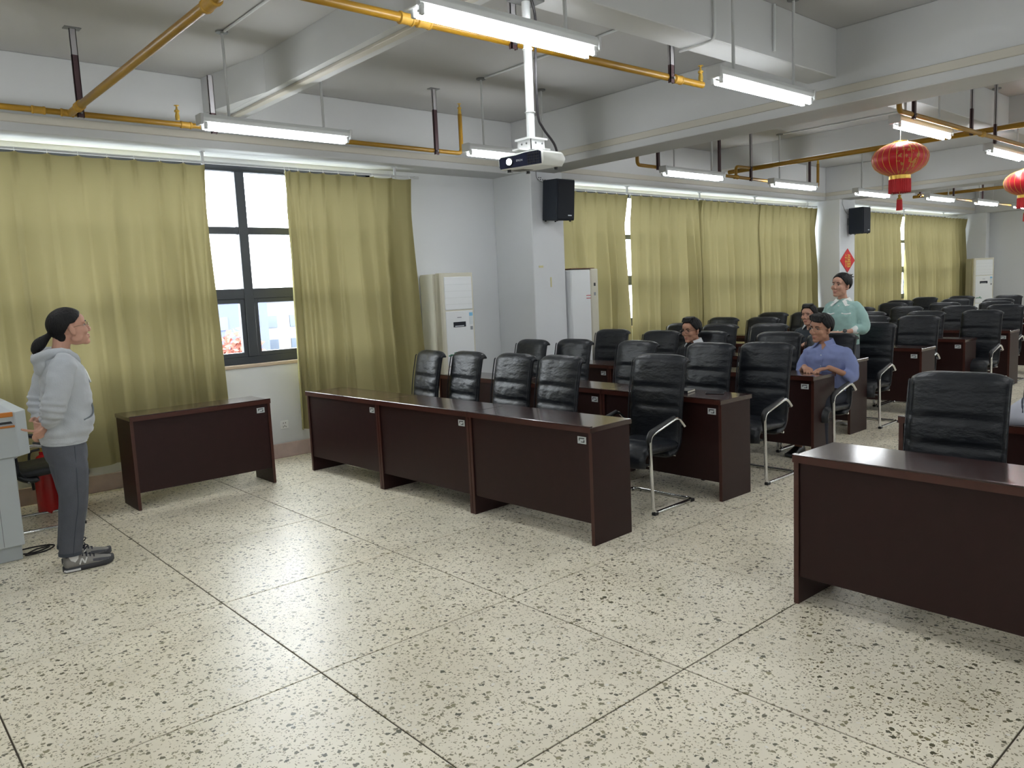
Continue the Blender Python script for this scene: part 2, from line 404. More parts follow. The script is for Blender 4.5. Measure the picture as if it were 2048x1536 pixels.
# skirting
for k, (a, b) in enumerate([(X0, 6.46), (7.0, 14.27), (14.88, 22.1)]):
    struct(MB().box(a, b, YW-0.022, YW, 0, 0.15).build('baseboard_north_%d' % (k+1), 'skirting', bevel=0.004))
struct(MB().box(X1-0.02, X1, Y0, 6.86, 0, 0.15).build('baseboard_east', 'skirting', bevel=0.004))

# windows
def window(idx, x0, x1, x_ref, step):
    wn = thing('window_%d' % idx, None, None, (0, 0, 0)); struct(wn)
    ya, yb = YW+0.06, YW+0.13
    fr = MB().box(x0, x0+0.06, ya, yb, SILL, WTOP).box(x1-0.06, x1, ya, yb, SILL, WTOP).box(x0, x1, ya, yb, SILL, SILL+0.07).box(x0, x1, ya, yb, WTOP-0.06, WTOP)
    fr.build('frame', 'frame_dark', wn, bevel=0.003)
    ms = []; k = x_ref
    while k-step > x0+0.25: k -= step
    while k < x1-0.25: ms.append(k); k += step
    for m in ms: MB().box(m-0.048, m+0.048, ya-0.012, yb, SILL+0.07, WTOP-0.06).build('mullion', 'frame_dark', wn, bevel=0.004)
    edges = [x0+0.06]+[c for m in ms for c in (m-0.048, m+0.048)]+[x1-0.06]
    rows = [SILL+0.07, 1.70, 2.32, WTOP-0.06]
    for i in range(0, len(edges), 2):
        a, b = edges[i], edges[i+1]
        for z, hh in ((rows[1], 0.05), (rows[2], 0.035)):
            MB().box(a, b, ya-0.005, yb-0.01, z-hh, z+hh).build('transom', 'frame_dark', wn, bevel=0.003)
        # lower casement sash
        s = MB(); za, zb = rows[0], rows[1]-0.05; t = 0.045
        s.box(a, a+t, ya+0.005, yb-0.005, za, zb).box(b-t, b, ya+0.005, yb-0.005, za, zb).box(a+t, b-t, ya+0.005, yb-0.005, za, za+t).box(a+t, b-t, ya+0.005, yb-0.005, zb-t, zb)
        s.build('sash', 'frame_dark', wn, bevel=0.003)
        for za, zb, t in ((rows[0], rows[1]-0.05, 0.045), (rows[1]+0.05, rows[2]-0.035, 0.0), (rows[2]+0.035, rows[3], 0.0)):
            MB().box(a+t, b-t, ya+0.033, ya+0.038, za+t, zb-t).build('pane', 'glass', wn)
    MB().box(x0, x1, YW-0.015, YW+0.06, SILL-0.035, SILL).build('window_sill', 'sill', wn, bevel=0.004)
window(1, WINS[0][0], WINS[0][1], 3.225, 0.98)
window(2, WINS[1][0], WINS[1][1], 9.6, 1.1)
window(3, WINS[2][0], WINS[2][1], 18.1, 1.1)

# ------------------------------------------------------------------ outdoors seen through the open curtain
mat('ext_ground', srgb(110, 112, 112), 0.9); mat('ext_white', srgb(112, 114, 120), 0.8); mat('ext_blue', srgb(72, 78, 112), 0.8)
mat('ext_red', srgb(110, 40, 50), 0.8); mat('ext_leaf', srgb(122, 64, 50), 0.8, var=0.35, vscale=1.2); mat('ext_trunk', srgb(70, 60, 50), 0.9); mat('ext_glass', srgb(64, 74, 86), 0.3)
GZ = -9.0
tag(MB().box(-160, 320, 14, 330, GZ-0.5, GZ).build('paved_ground', 'ext_ground'), kind='structure')
def tower(x, y, wx, wy, h, m, label, nwx, nfl):
    t = thing('building', label, 'building', (x, y, GZ))
    MB().box(-wx/2, wx/2, -wy/2, wy/2, 0, h).build('wall', m, t)
    MB().box(-wx/2-0.3, wx/2+0.3, -wy/2-0.3, wy/2+0.3, h, h+0.5).build('roof_edge', 'ext_white', t)
    wme = MB().box(-0.7, 0.7, -0.12, 0.12, 0, 1.5).mesh('window', 'ext_glass')
    for i in range(nwx):
        for j in range(nfl): link('window', wme, t, (-wx/2+(i+0.5)*wx/nwx, -wy/2, 1.2+j*(h-1.5)/nfl))
tower(28, 92, 22, 10, 11.0, 'ext_blue', 'low bluish building beyond the red-leafed tree outside the window', 6, 3)
tower(52, 100, 22, 12, 10.5, 'ext_white', 'pale building right of the tree outside the open window', 7, 3)
tower(49, 76, 8, 8, 6.0, 'ext_red', 'small reddish kiosk in front of the pale building outside', 3, 1)
tr = thing('maple_tree', 'red-leafed tree crown outside the open window', 'tree', (22.0, 54.0, GZ))
MB().tube([(0, 0, 0), (0.1, 0, 2.5), (0, 0.1, 5)], [0.3, 0.22, 0.12], 8).build('trunk', 'ext_trunk', tr, smooth=True)
lf = MB()
for _ in range(700):
    d = V3((random.gauss(0, 1), random.gauss(0, 1), random.gauss(0, 1))).normalized()*random.uniform(0.45, 1)
    c = V3((d.x*1.9, d.y*1.9, 6.2+d.z*2.6)); s_ = random.uniform(0.2, 0.42)
    a = V3((random.gauss(0, 1), random.gauss(0, 1), random.gauss(0, 1))).normalized(); b = a.orthogonal().normalized()
    o = len(lf.v); lf.v += [c+a*s_, c+b*s_*0.6, c-a*s_, c-b*s_*0.6]; lf._f([o, o+1, o+2, o+3])
tag(lf.build('leaves', 'ext_leaf', tr), kind='stuff')

# ------------------------------------------------------------------ curtains and rods
YC, ZR = 7.30, 2.905
def curtain(xa, xb, label, tight_a=0.0, tight_b=0.0, lean_a=0.0, lean_b=0.0, zbot=0.27, seed=1, hook_step=0.22, amp=0.066):
    wid = xb-xa
    t = thing('curtain', label, 'curtain', (xa, YC, 0), 0, 'olive curtains')
    npl = max(3, round(wid/hook_step)); ztop = ZR-0.026
    # pleat positions, bunched toward an end if asked
    def warp(u):
        u2 = u
        if tight_a: u2 = u2**(1+tight_a)
        if tight_b: u2 = 1-(1-u2)**(1+tight_b)
        return u2
    rng = random.Random(seed); ph = [rng.uniform(-0.6, 0.6) for _ in range(npl+2)]; am = [rng.uniform(0.55, 1.35) for _ in range(npl+2)]
    def fn(u, v):
        k = u*npl; i = min(int(k), npl-1); fr = k-i
        a0 = am[i]*(1-fr)+am[i+1]*fr; p0 = ph[i]*(1-fr)+ph[i+1]*fr
        z = ztop+(zbot-ztop)*v
        grow = min(1, v*2.4)**0.8
        x = wid*warp(u)+lean_a*(1-u)*v*v+lean_b*u*v*v
        pinch = -math.exp(-((fr if fr < 0.5 else 1-fr)*npl/npl/0.075)**2)*0.045*max(0.0, 1-v*7)
        th = 2*PI*(k+p0*v*0.9)+0.6*math.sin(2.1*v+i); sh_ = math.sin(th+0.55*math.sin(th))
        fold = amp*a0*(1-2*abs(math.sin(th/2))**0.75)*grow + 0.022*math.sin(2*PI*k*0.43+seed+1.3*v)*grow
        fold += 0.010*noise.noise(V3((x*2.2, z*0.9, seed*3.7)))*grow
        sag = -0.007*math.sin(PI*fr)*(1-grow)*(1 if v < 0.02 else 0)
        x += 0.014*grow*math.sin(th)
        return (x, fold+pinch*1.0, z+sag)
    cl = MB().grid(fn, npl*18, 30).build('fabric', 'curtain', t, smooth=2)
    hk = MB().tube(fillet([(0, 0, 0.035), (0, -0.014, 0.02), (0, -0.014, -0.02), (0, 0.0, -0.03)], 0.01, 3), 0.003, 6).mesh('hook', 'white_plastic')
    for i in range(npl+1): link('hook', hk, t, (wid*warp(i/npl), 0, ZR-0.02))
    return t
def rod(xa, xb, label, brackets):
    t = thing('curtain_rod', label, 'curtain rod', (0, YC, ZR), 0)
    MB().tube([(xa, 0, 0), (xb, 0, 0)], 0.012, 10).build('pole', 'rod_grey', t, smooth=True)
    for x in (xa, xb): MB().tube([(x-0.03, 0, 0), (x+0.03, 0, 0)], 0.017, 10).build('finial', 'rod_grey', t, smooth=True)
    for x in brackets: MB().box(x-0.012, x+0.012, -0.01, 0.01, -0.02, 3.0-ZR).box(x-0.012, x+0.012, -0.04, 0.03, 2.992-ZR, 3.0-ZR).build('bracket', 'rod_grey', t)
rod(-0.9, 5.13, 'grey curtain rod above the partly opened window by the lecturer', (0.9, 2.77, 4.85))
rod(7.05, 14.22, 'long curtain rod over the four closed curtains beside the loudspeaker pillar', (8.75, 10.5, 12.1, 13.9))
rod(14.95, 22.05, 'far curtain rod above the curtains near the end wall', (16.5, 18.2, 20.5))
curtain(-0.85, 2.77, 'wide olive curtain behind the standing lecturer', tight_b=0.08, lean_b=0.02, seed=2, amp=0.068)
curtain(3.56, 5.03, 'olive curtain to the right of the open window, bunched at its left edge', tight_a=0.55, lean_a=-0.03, lean_b=0.12, zbot=0.3, seed=5, hook_step=0.17, amp=0.058)
curtain(7.03, 8.715, 'olive curtain just behind the pillar-mounted loudspeaker and white cabinet', seed=7, lean_b=-0.01)
curtain(8.80, 10.52, 'olive curtain right of the bright slit in the long window', seed=11, tight_b=0.12)
curtain(10.46, 12.22, 'olive curtain third from the first pillar', seed=13, tight_a=0.2)
curtain(12.2, 14.2, 'olive curtain ending at the far pillar with the red diamond', seed=17, tight_b=0.1)
curtain(15.0, 18.06, 'olive curtain left of the white gap, behind the woman in mint', seed=19, lean_b=-0.02)
curtain(18.20, 21.98, 'farthest olive curtain beside the corner air conditioner', seed=23, lean_a=0.22)

# ------------------------------------------------------------------ ceiling lights
def make_lamp():
    t = thing('ceiling_light', 'x', 'ceiling light', (0, 0, 0), 0, 'twin-tube ceiling lights')
    LN = 1.22
    MB().prism([(-0.045, 0.0), (0.045, 0.0), (0.05, 0.03), (0.04, 0.055), (-0.04, 0.055), (-0.05, 0.03)], -LN/2, LN/2, 'yz').build('housing', 'lamp_white', t, bevel=0.003)
    for s in (-1, 1):
        e = MB().box(s*LN/2-0.012, s*LN/2+0.012, -0.052, 0.052, -0.018, 0.058).build('end_cap', 'rod_grey', t, bevel=0.004)
        for y in (-0.03, 0.03): MB().box(s*(LN/2-0.03)-0.012, s*(LN/2-0.03)+0.012, y-0.011, y+0.011, -0.05, 0.002).build('lamp_holder', 'lamp_white', e, bevel=0.003)
        MB().tube([(s*0.39, 0, 0.05), (s*0.39, 0, ZC-LZ)], 0.011, 8).build('suspension_rod', 'rod_grey', t, smooth=True)
        MB().lathe([(0.01, 0), (0.045, 0.004), (0.045, 0.016)], 14, (s*0.39, 0, ZC-LZ-0.016)).build('ceiling_plate', 'plate_grey', t, smooth=True)
    for y in (-0.03, 0.03):
        MB().tube([(-LN/2+0.045, y, -0.034), (LN/2-0.045, y, -0.034)], 0.0145, 10).build('tube', 'tube', t, smooth=True)
    return t
LZ = 2.93
lamp_spots = [
 (2.83, 5.83, 'twin-tube ceiling light in front of the open window, above the lecturer side'),
 (5.27, 5.80, 'ceiling light partly hidden behind the white projector'),
 (8.23, 5.80, 'ceiling light over the second bay, right of the beam beside the window curtains'),
 (10.65, 5.80, 'ceiling light left of the far pillar, near the window curtains'),
 (13.2, 5.80, 'small-looking ceiling light left of the red lantern tassel'),
 (15.55, 5.6, 'distant ceiling light right of the lantern tassel'),
 (17.8, 5.55, 'distant ceiling light between the lantern tassel and the end wall'),
 (20.0, 5.5, 'farthest ceiling light by the end wall at the frame edge'),
 (2.78, 3.04, 'largest, nearest ceiling light crossing in front of the projector pole'),
 (5.08, 2.98, 'ceiling light under the long beam, upper right of the projector'),
 (7.82, 2.98, 'ceiling light directly above the nearer red lantern'),
 (10.45, 3.06, 'ceiling light to the right of the nearer red lantern at the frame edge'),
]
lamp0 = make_lamp()
for i, (x, y, lab) in enumerate(lamp_spots):
    if i == 0: lamp0.location = (x, y, LZ); lamp0['label'] = lab
    else: dup(lamp0, (x, y, LZ), 0, lab)
# unseen lights added along the same grid to raise the hall's brightness
WORDS = ['first', 'second', 'third', 'fourth', 'fifth', 'sixth', 'seventh', 'eighth', 'ninth']
XL = (0.35, 2.78, 5.1, 7.82, 10.45, 12.9, 15.3, 17.8, 20.1)
for i, x in enumerate(XL):
    dup(lamp0, (x, 0.28, LZ), 0, '%s ceiling light of the row right of the camera, counted from the lectern side, added out of view' % WORDS[i])
    if i % 2 == 0: dup(lamp0, (x, -2.3, LZ), 0, '%s ceiling light of the row along the south wall, counted from the lectern side, added out of view' % WORDS[i//2])
    if i > 4 or i == 0: dup(lamp0, (x, 3.02, LZ), 0, '%s ceiling light of the middle row, counted from the lectern side, added outside the frame' % WORDS[i])
dup(lamp0, (0.35, 5.83, LZ), 0, 'ceiling light over the lectern, added left of the frame')
dup(lamp0, (-1.9, 3.02, LZ), 0, 'ceiling light by the west wall, added left of the frame')
# thin surface conduits on the ceiling
def conduit(pts, label):
    tag(MB().tube(fillet(pts, 0.05, 4), 0.010, 7).build('conduit', 'lamp_white', None, smooth=True), label, 'conduit', 'surface conduits')
conduit([(2.44, 5.78, ZC-0.011), (2.44, 3.38, ZC-0.011)], 'thin conduit on the ceiling running to the light near the open window')
conduit([(4.88, 5.74, ZC-0.011), (4.88, 3.38, ZC-0.011)], 'thin conduit on the ceiling behind the projector pole')
conduit([(10.26, 5.74, ZC-0.011), (10.26, 3.38, ZC-0.011)], 'thin conduit on the ceiling of the second bay')
conduit([(4.66, 3.10, ZC-0.012), (4.66, 3.10, 3.21), (4.66, 3.20, 3.206), (4.66, 3.385, 3.206)], 'conduit wrapping under the long beam at the upper right')
conduit([(5.42, 3.10, ZC-0.012), (5.42, 3.10, 3.26)], 'short vertical conduit on the long beam face beside a light rod')

# ------------------------------------------------------------------ yellow sprinkler pipes
def pipe(pts, r, label, couplings=(), tees=(), sprinklers=(), r_f=0.05):
    t = thing('sprinkler_pipe', label, 'pipe', (0, 0, 0), 0, 'yellow sprinkler pipes')
    MB().tube(fillet(pts, r_f, 4), r, 12).build('pipe_run', 'pipe_yellow', t, smooth=True)
    for (c, ax) in couplings:
        c = V3(c); d = V3(ax)
        MB().tube([c-d*0.045, c-d*0.04, c-d*0.03, c-d*0.028, c+d*0.028, c+d*0.03, c+d*0.04, c+d*0.045], [r*1.05, r*1.34, r*1.34, r*1.2, r*1.2, r*1.34, r*1.34, r*1.05], 12).build('coupling', 'pipe_tape', t, smooth=True)
    for p in sprinklers:
        h = thing('sprinkler_head', None, None, p); h.parent = t
        MB().lathe([(0.016, -0.03), (0.018, 0.0), (0.012, 0.03), (0.02, 0.032), (0.02, 0.045), (0.009, 0.05), (0.006, 0.075), (0.02, 0.08), (0.02, 0.083)], 10).build('nozzle', 'gold', h, smooth=True)
    return t
def hanger(x, y, ztop, zbot, label, dark=0.55, w=0.022, plate=True):
    t = thing('pipe_hanger', label, 'pipe hanger', (x, y, ztop), 0, 'pipe hangers')
    H = ztop-zbot; zm = -H*(1-dark)
    for za, zb, m in ((zm, -0.006, 'hanger_grey'), (-H, zm, 'hanger_dark')):
        MB().box(-w, w, -0.003, 0.003, za, zb).box(-w, -w+0.005, -0.003, 0.02, za, zb).box(w-0.005, w, -0.003, 0.02, za, zb).build('channel', m, t)
    if plate: MB().box(-0.055, 0.055, -0.03, 0.04, -0.006, 0).build('fixing_plate', 'plate_grey', t, bevel=0.002)
    MB().tube([(0, -0.004, -H+0.03), (0, -0.02, -H+0.03)], 0.009, 6).build('bolt', 'plate_grey', t)
YP, ZP = 6.36, 3.015
pipe([(-0.9, YP, ZP), (5.05, YP, ZP), (5.05, YP, 3.40)], 0.021, 'yellow sprinkler pipe running along the wall above the open window, with upturned end',
     couplings=[((1.30, YP, ZP), (1, 0, 0)), ((1.48, YP, ZP), (1, 0, 0)), ((2.31, YP, ZP), (1, 0, 0))], sprinklers=[(5.05, YP, 3.42), (2.25, YP, ZP+0.06)])
pipe([(1.50, YP, ZP), (1.56, 0.2, ZP)], 0.026, 'thick yellow pipe crossing the ceiling toward the camera at upper left', couplings=[((1.503, YP-0.25, ZP), (0, 1, 0)), ((1.53, 3.75, ZP), (0, 1.6, 0)), ((1.535, 3.45, ZP), (0, 1, 0))])
pipe([(1.54, 3.45, ZP+0.005), (5.02, 3.45, ZP+0.03)], 0.024, 'yellow pipe passing behind the nearest ceiling light and the projector pole',
     couplings=[((2.42, 3.45, ZP+0.01), (1, 0, 0)), ((2.53, 3.45, ZP+0.012), (1, 0, 0)), ((4.72, 3.45, ZP+0.027), (1, 0, 0))], sprinklers=[(5.0, 3.45, ZP+0.08)])
hanger(1.56, 6.32, ZC, 2.985, 'dark pipe hanger at the upper left above the lecturer', dark=0.7)
hanger(2.52, YP-0.03, 3.42, 2.965, 'pipe hanger behind the light in front of the window', dark=0.35, plate=False)
hanger(4.72, YP-0.03, ZC, 2.975, 'dark pipe hanger left of the upturned pipe end', dark=0.68)
hanger(3.14, 3.42, 3.6, 2.985, 'pale pipe hanger behind the nearest light', dark=0.1)
hanger(4.62, 3.42, ZC, 3.0, 'pale pipe hanger beside the long beam', dark=0.2)
# second bay
pipe([(7.27, 5.9, 3.24), (7.27, 5.9, 2.99), (11.75, 6.0, 2.98), (11.75, 6.0, 3.33)], 0.021, 'yellow branch pipe with upturned ends over the long closed curtains', couplings=[((9.4, 5.95, 2.985), (1, 0, 0))], sprinklers=[(11.75, 6.0, 3.35), (7.27, 5.9, 3.26)])
pipe([(9.85, 6.35, 3.13), (9.9, 0.2, 3.13)], 0.03, 'thick yellow main pipe slanting behind the red lantern')
pipe([(9.4, 5.95, 3.0), (9.4, 5.95, 3.125), (9.86, 5.95, 3.13)], 0.02, 'short yellow drop pipe joining main and branch near the curtains')
hanger(7.63, 5.87, 3.6, 2.95, 'dark hanger at the left end of the branch pipe', dark=0.6)
hanger(8.95, 5.9, 3.6, 2.95, 'dark hanger right of the light in the second bay', dark=0.75)
hanger(9.75, 5.93, 3.6, 2.95, 'pale hanger left of the far light in the second bay', dark=0.3)
hanger(11.45, 5.97, 3.6, 2.94, 'dark hanger beside the upturned pipe at the far pillar', dark=0.75)
pipe([(7.0, 2.86, 3.22), (7.0, 2.86, 2.97), (11.9, 2.86, 2.97)], 0.022, 'yellow branch pipe above the nearer red lantern', couplings=[((9.0, 2.86, 2.97), (1, 0, 0))], sprinklers=[(7.0, 2.86, 3.24)])
hanger(7.28, 2.84, 3.6, 2.93, 'hanger beside the upturned pipe above the lantern', dark=0.35)
hanger(8.85, 2.9, 3.6, 2.95, 'hanger right of the light above the lantern', dark=0.4)
hanger(9.55, 2.9, 3.6, 2.93, 'bright hanger near the right frame edge', dark=0.3)
# third bay
pipe([(14.95, 5.75, 2.98), (21.6, 5.75, 2.98)], 0.02, 'distant yellow pipe behind the lantern tassel')
pipe([(16.9, 6.6, 3.12), (16.95, 0.5, 3.12)], 0.03, 'distant dark yellow main pipe behind the second lantern')
hanger(15.0, 5.73, 3.6, 2.94, 'distant dark hanger beside the lantern tassel', dark=0.8)
hanger(16.6, 5.73, 3.6, 2.94, 'distant dark hanger between the two far lights', dark=0.8)
hanger(18.2, 5.73, 3.6, 2.94, 'distant hanger behind the far light near the end wall', dark=0.8)

# ------------------------------------------------------------------ projector
def projector():
    px_, py_ = 3.10, 3.27
    t = thing('projector', 'white ceiling projector with glowing lens on a white pole', 'projector', (px_, py_, 3.22))
    MB().tube([(0, 0, -0.76), (0, 0, 0)], 0.0235, 16).build('pole', 'lamp_white', t, smooth=True)
    MB().box(-0.09, 0.09, -0.06, 0.06, -0.03, 0).build('mount_plate', 'plate_grey', t, bevel=0.003)
    for z in (-0.28, -0.62): MB().tube([(0.028*math.cos(a), 0.028*math.sin(a), z) for a in [2*PI*k/12 for k in range(12)]], 0.003, 6, closed=True).build('cable_tie', 'white_plastic', t)
    br = MB().box(-0.07, 0.07, -0.06, 0.06, -0.775, -0.765).box(-0.055, 0.055, -0.055, -0.051, -0.83, -0.77).box(-0.055, -0.051, -0.055, 0.055, -0.83, -0.77).box(0.051, 0.055, -0.055, 0.055, -0.83, -0.77)
    br.box(-0.12, 0.12, -0.03, 0.03, -0.836, -0.828).box(-0.03, 0.03, -0.12, 0.12, -0.842, -0.834)
    bo = br.build('bracket', 'white_plastic', t)
    for x, y in ((-0.056, 0.02), (-0.056, -0.02), (-0.02, -0.056), (0.03, -0.056)): MB().ell((x, y, -0.795), (0.006, 0.006, 0.006), None, 8, 6).build('screw', 'plate_grey', bo)
    # body : faces -X, tilted a little
    M = Matrix.Translation((0.0, 0.0, -0.885)) @ Matrix.Rotation(math.radians(14), 4, 'Z') @ Matrix.Rotation(math.radians(-3), 4, 'Y')
    W, D, H = 0.295, 0.235, 0.082
    def sec(y, z0, z1, dx=0):   # rounded profile in xz for a station y
        return [(-D/2+dx+0.006, z0), (D/2-0.02, z0), (D/2, z0+0.02), (D/2, z1-0.02), (D/2-0.02, z1), (-D/2+dx+0.006, z1), (-D/2+dx, z1-0.008), (-D/2+dx, z0+0.008)]
    st = []
    for y, k in ((-W/2, 0.6), (-W/2+0.012, 0.9), (-W/2+0.05, 1.0), (W/2-0.16, 1.0), (W/2-0.05, 0.86), (W/2-0.012, 0.8), (W/2, 0.55)):
        st.append([M @ V3((x, y, z)) for x, z in sec(y, -H/2*(1 if k > 0.7 else k), H/2*k)])
    MB().loft(st).build('body', 'projector_white', t, smooth=True)
    f = MB().loft([[M @ V3((-D/2-0.004, y, z)) for y, z in ((-W/2+0.012, -0.034), (W/2-0.012, -0.036), (W/2-0.006, -0.025), (W/2-0.006, 0.018), (W/2-0.02, 0.026), (0.03, 0.028), (-0.03, 0.036), (-W/2+0.03, 0.038), (-W/2+0.012, 0.03))],
                   [M @ V3((-D/2+0.01, y, z)) for y, z in ((-W/2+0.012, -0.034), (W/2-0.012, -0.036), (W/2-0.006, -0.025), (W/2-0.006, 0.018), (W/2-0.02, 0.026), (0.03, 0.028), (-0.03, 0.036), (-W/2+0.03, 0.038), (-W/2+0.012, 0.03))]])
    fo = f.build('front_panel', 'projector_dark', t)
    R = M.to_3x3()
    MB().tube([M @ V3((-D/2-0.002, 0.07, -0.003)), M @ V3((-D/2-0.012, 0.07, -0.003))], [0.024, 0.022], 16).build('lens_ring', 'black_plastic', fo, smooth=True)
    MB().tube([M @ V3((-D/2-0.010, 0.07, -0.003)), M @ V3((-D/2-0.0135, 0.07, -0.003))], 0.018, 16).build('lens', 'lens_glow', fo, smooth=True)
    g = MB()
    for k in range(6): g.box(-D/2-0.007, -D/2-0.003, -W/2+0.022+k*0.014, -W/2+0.025+k*0.014, -0.028, 0.034, M)
    for k in range(4): g.box(-D/2-0.007, -D/2-0.003, -W/2+0.018, -W/2+0.1, -0.022+k*0.015, -0.0195+k*0.015, M)
    g.build('vent_grille', 'black_plastic', fo)
    tx = bpy.data.curves.new('logo', 'FONT'); tx.body = 'EPSON'; tx.size = 0.014; tx.align_x = 'CENTER'
    to = bpy.data.objects.new('logo_tmp', tx); COL.objects.link(to); dg = bpy.context.evaluated_depsgraph_get()
    me = bpy.data.meshes.new_from_object(to.evaluated_get(dg)); bpy.data.objects.remove(to)
    me.materials.clear(); me.materials.append(MATS['label_white'])
    me.transform(M @ Matrix.Translation((-D/2-0.0055, 0.005, -0.006)) @ Matrix(((0, 0, -1, 0), (-1, 0, 0, 0), (0, 1, 0, 0), (0, 0, 0, 1))))
    link('logo', me, fo)
    b = MB()
    for k in range(7): b.box(-0.05+k*0.016, -0.042+k*0.016, 0.03, 0.12, -H/2-0.002, -H/2+0.001, M)
    b.build('bottom_vent', 'cable_grey', t)
    for x, y in ((-0.09, 0.10), (0.09, -0.10), (0.09, 0.09)): MB().tube([M @ V3((x, y, -H/2)), M @ V3((x, y, -H/2-0.014))], 0.012, 10).build('foot', 'black_plastic', t)
    tag(MB().tube(bez([(3.07, 3.2, 3.2), (3.135, 3.235, 3.1), (3.135, 3.245, 2.9), (3.137, 3.247, 2.6), (3.17, 3.245, 2.52), (3.25, 3.235, 2.43), (3.275, 3.23, 2.33)], 8), 0.0075, 8).build('projector_cable', 'cable', None, smooth=True), 'dark cable hanging down beside the white projector pole', 'cable')
projector()

# ------------------------------------------------------------------ loudspeakers
def speaker(label, M, cable):
    t = thing('loudspeaker', label, 'loudspeaker', M.translation, 0, 'pillar loudspeakers')
    t.rotation_euler = M.to_euler()
    W, D, H = 0.30, 0.29, 0.47
    MB().prism([(-W/2, 0), (W/2, 0), (W/2-0.05, D), (-W/2+0.05, D)], -H/2, H/2, 'xy').build('cabinet', 'speaker', t, bevel=0.006)
    g = MB().box(-W/2+0.012, W/2-0.012, -0.012, 0.002, -H/2+0.012, H/2-0.012).build('grille', 'speaker_grille', t, bevel=0.004)
    MB().box(0.03, 0.09, -0.0145, -0.012, -H/2+0.05, -H/2+0.062).build('badge', 'silver_badge', g)
    for x in (-0.11, 0.11):
        for y in (0.03, D-0.04): MB().tube([(x*(1 if y < 0.1 else 0.75), y, -H/2), (x*(1 if y < 0.1 else 0.75), y, -H/2-0.014)], 0.011, 8).build('foot', 'black_plastic', t)
    MB().box(-0.03, 0.03, D-0.01, D+0.06, -0.06, 0.06).build('wall_bracket', 'plate_grey', t)
    tag(MB().tube(bez(cable, 6), 0.004, 6).build('speaker_cable', 'cable_grey', None, smooth=True), label.split(' on ')[0]+' signal wire looping along the pillar', 'cable')
speaker('black loudspeaker on the near pillar by the projector', Matrix.Translation((6.70, 6.52, 2.64)) @ Matrix.Rotation(math.radians(0), 4, 'Z') @ Matrix.Rotation(math.radians(4), 4, 'X') , [(6.55, 6.85, 3.0), (6.56, 6.85, 2.93), (6.62, 6.85, 2.89), (6.7, 6.8, 2.88)])
speaker('small-looking black loudspeaker on the far pillar above the red diamond', Matrix.Translation((14.60, 6.515, 2.60)) @ Matrix.Rotation(math.radians(0), 4, 'Z'), [(14.35, 6.85, 3.0), (14.36, 6.85, 2.9), (14.5, 6.84, 2.75), (14.6, 6.76, 2.7)])
for p in ((6.60, 2.925), (6.63, 2.925), (6.60, 2.905), (6.66, 2.905), (6.69, 2.903), (6.56, 2.91)):
    pass
hm = MB()
for x, z in ((6.60, 2.935), (6.63, 2.936), (6.585, 2.912), (6.625, 2.913), (6.665, 2.911), (6.70, 2.912)): hm.tube([(x, 6.853, z), (x, 6.8605, z)], 0.006, 8)
tag(hm.build('drill_holes', 'label_dark'), 'cluster of small dark drilled holes above the near loudspeaker', 'drill holes')
for nm, x, z, wd, hh, lab in (('tape_mark', 6.58, 1.88, 0.07, 0.025, 'short yellowed tape strip on the near pillar'), ('tape_mark', 6.74, 1.69, 0.02, 0.12, 'vertical yellowed tape scrap on the near pillar')):
    tag(MB().box(x-wd/2, x+wd/2, 6.856, 6.8605, z-hh/2, z+hh/2).build(nm, 'tape_old'), lab, 'tape', 'old tape marks')

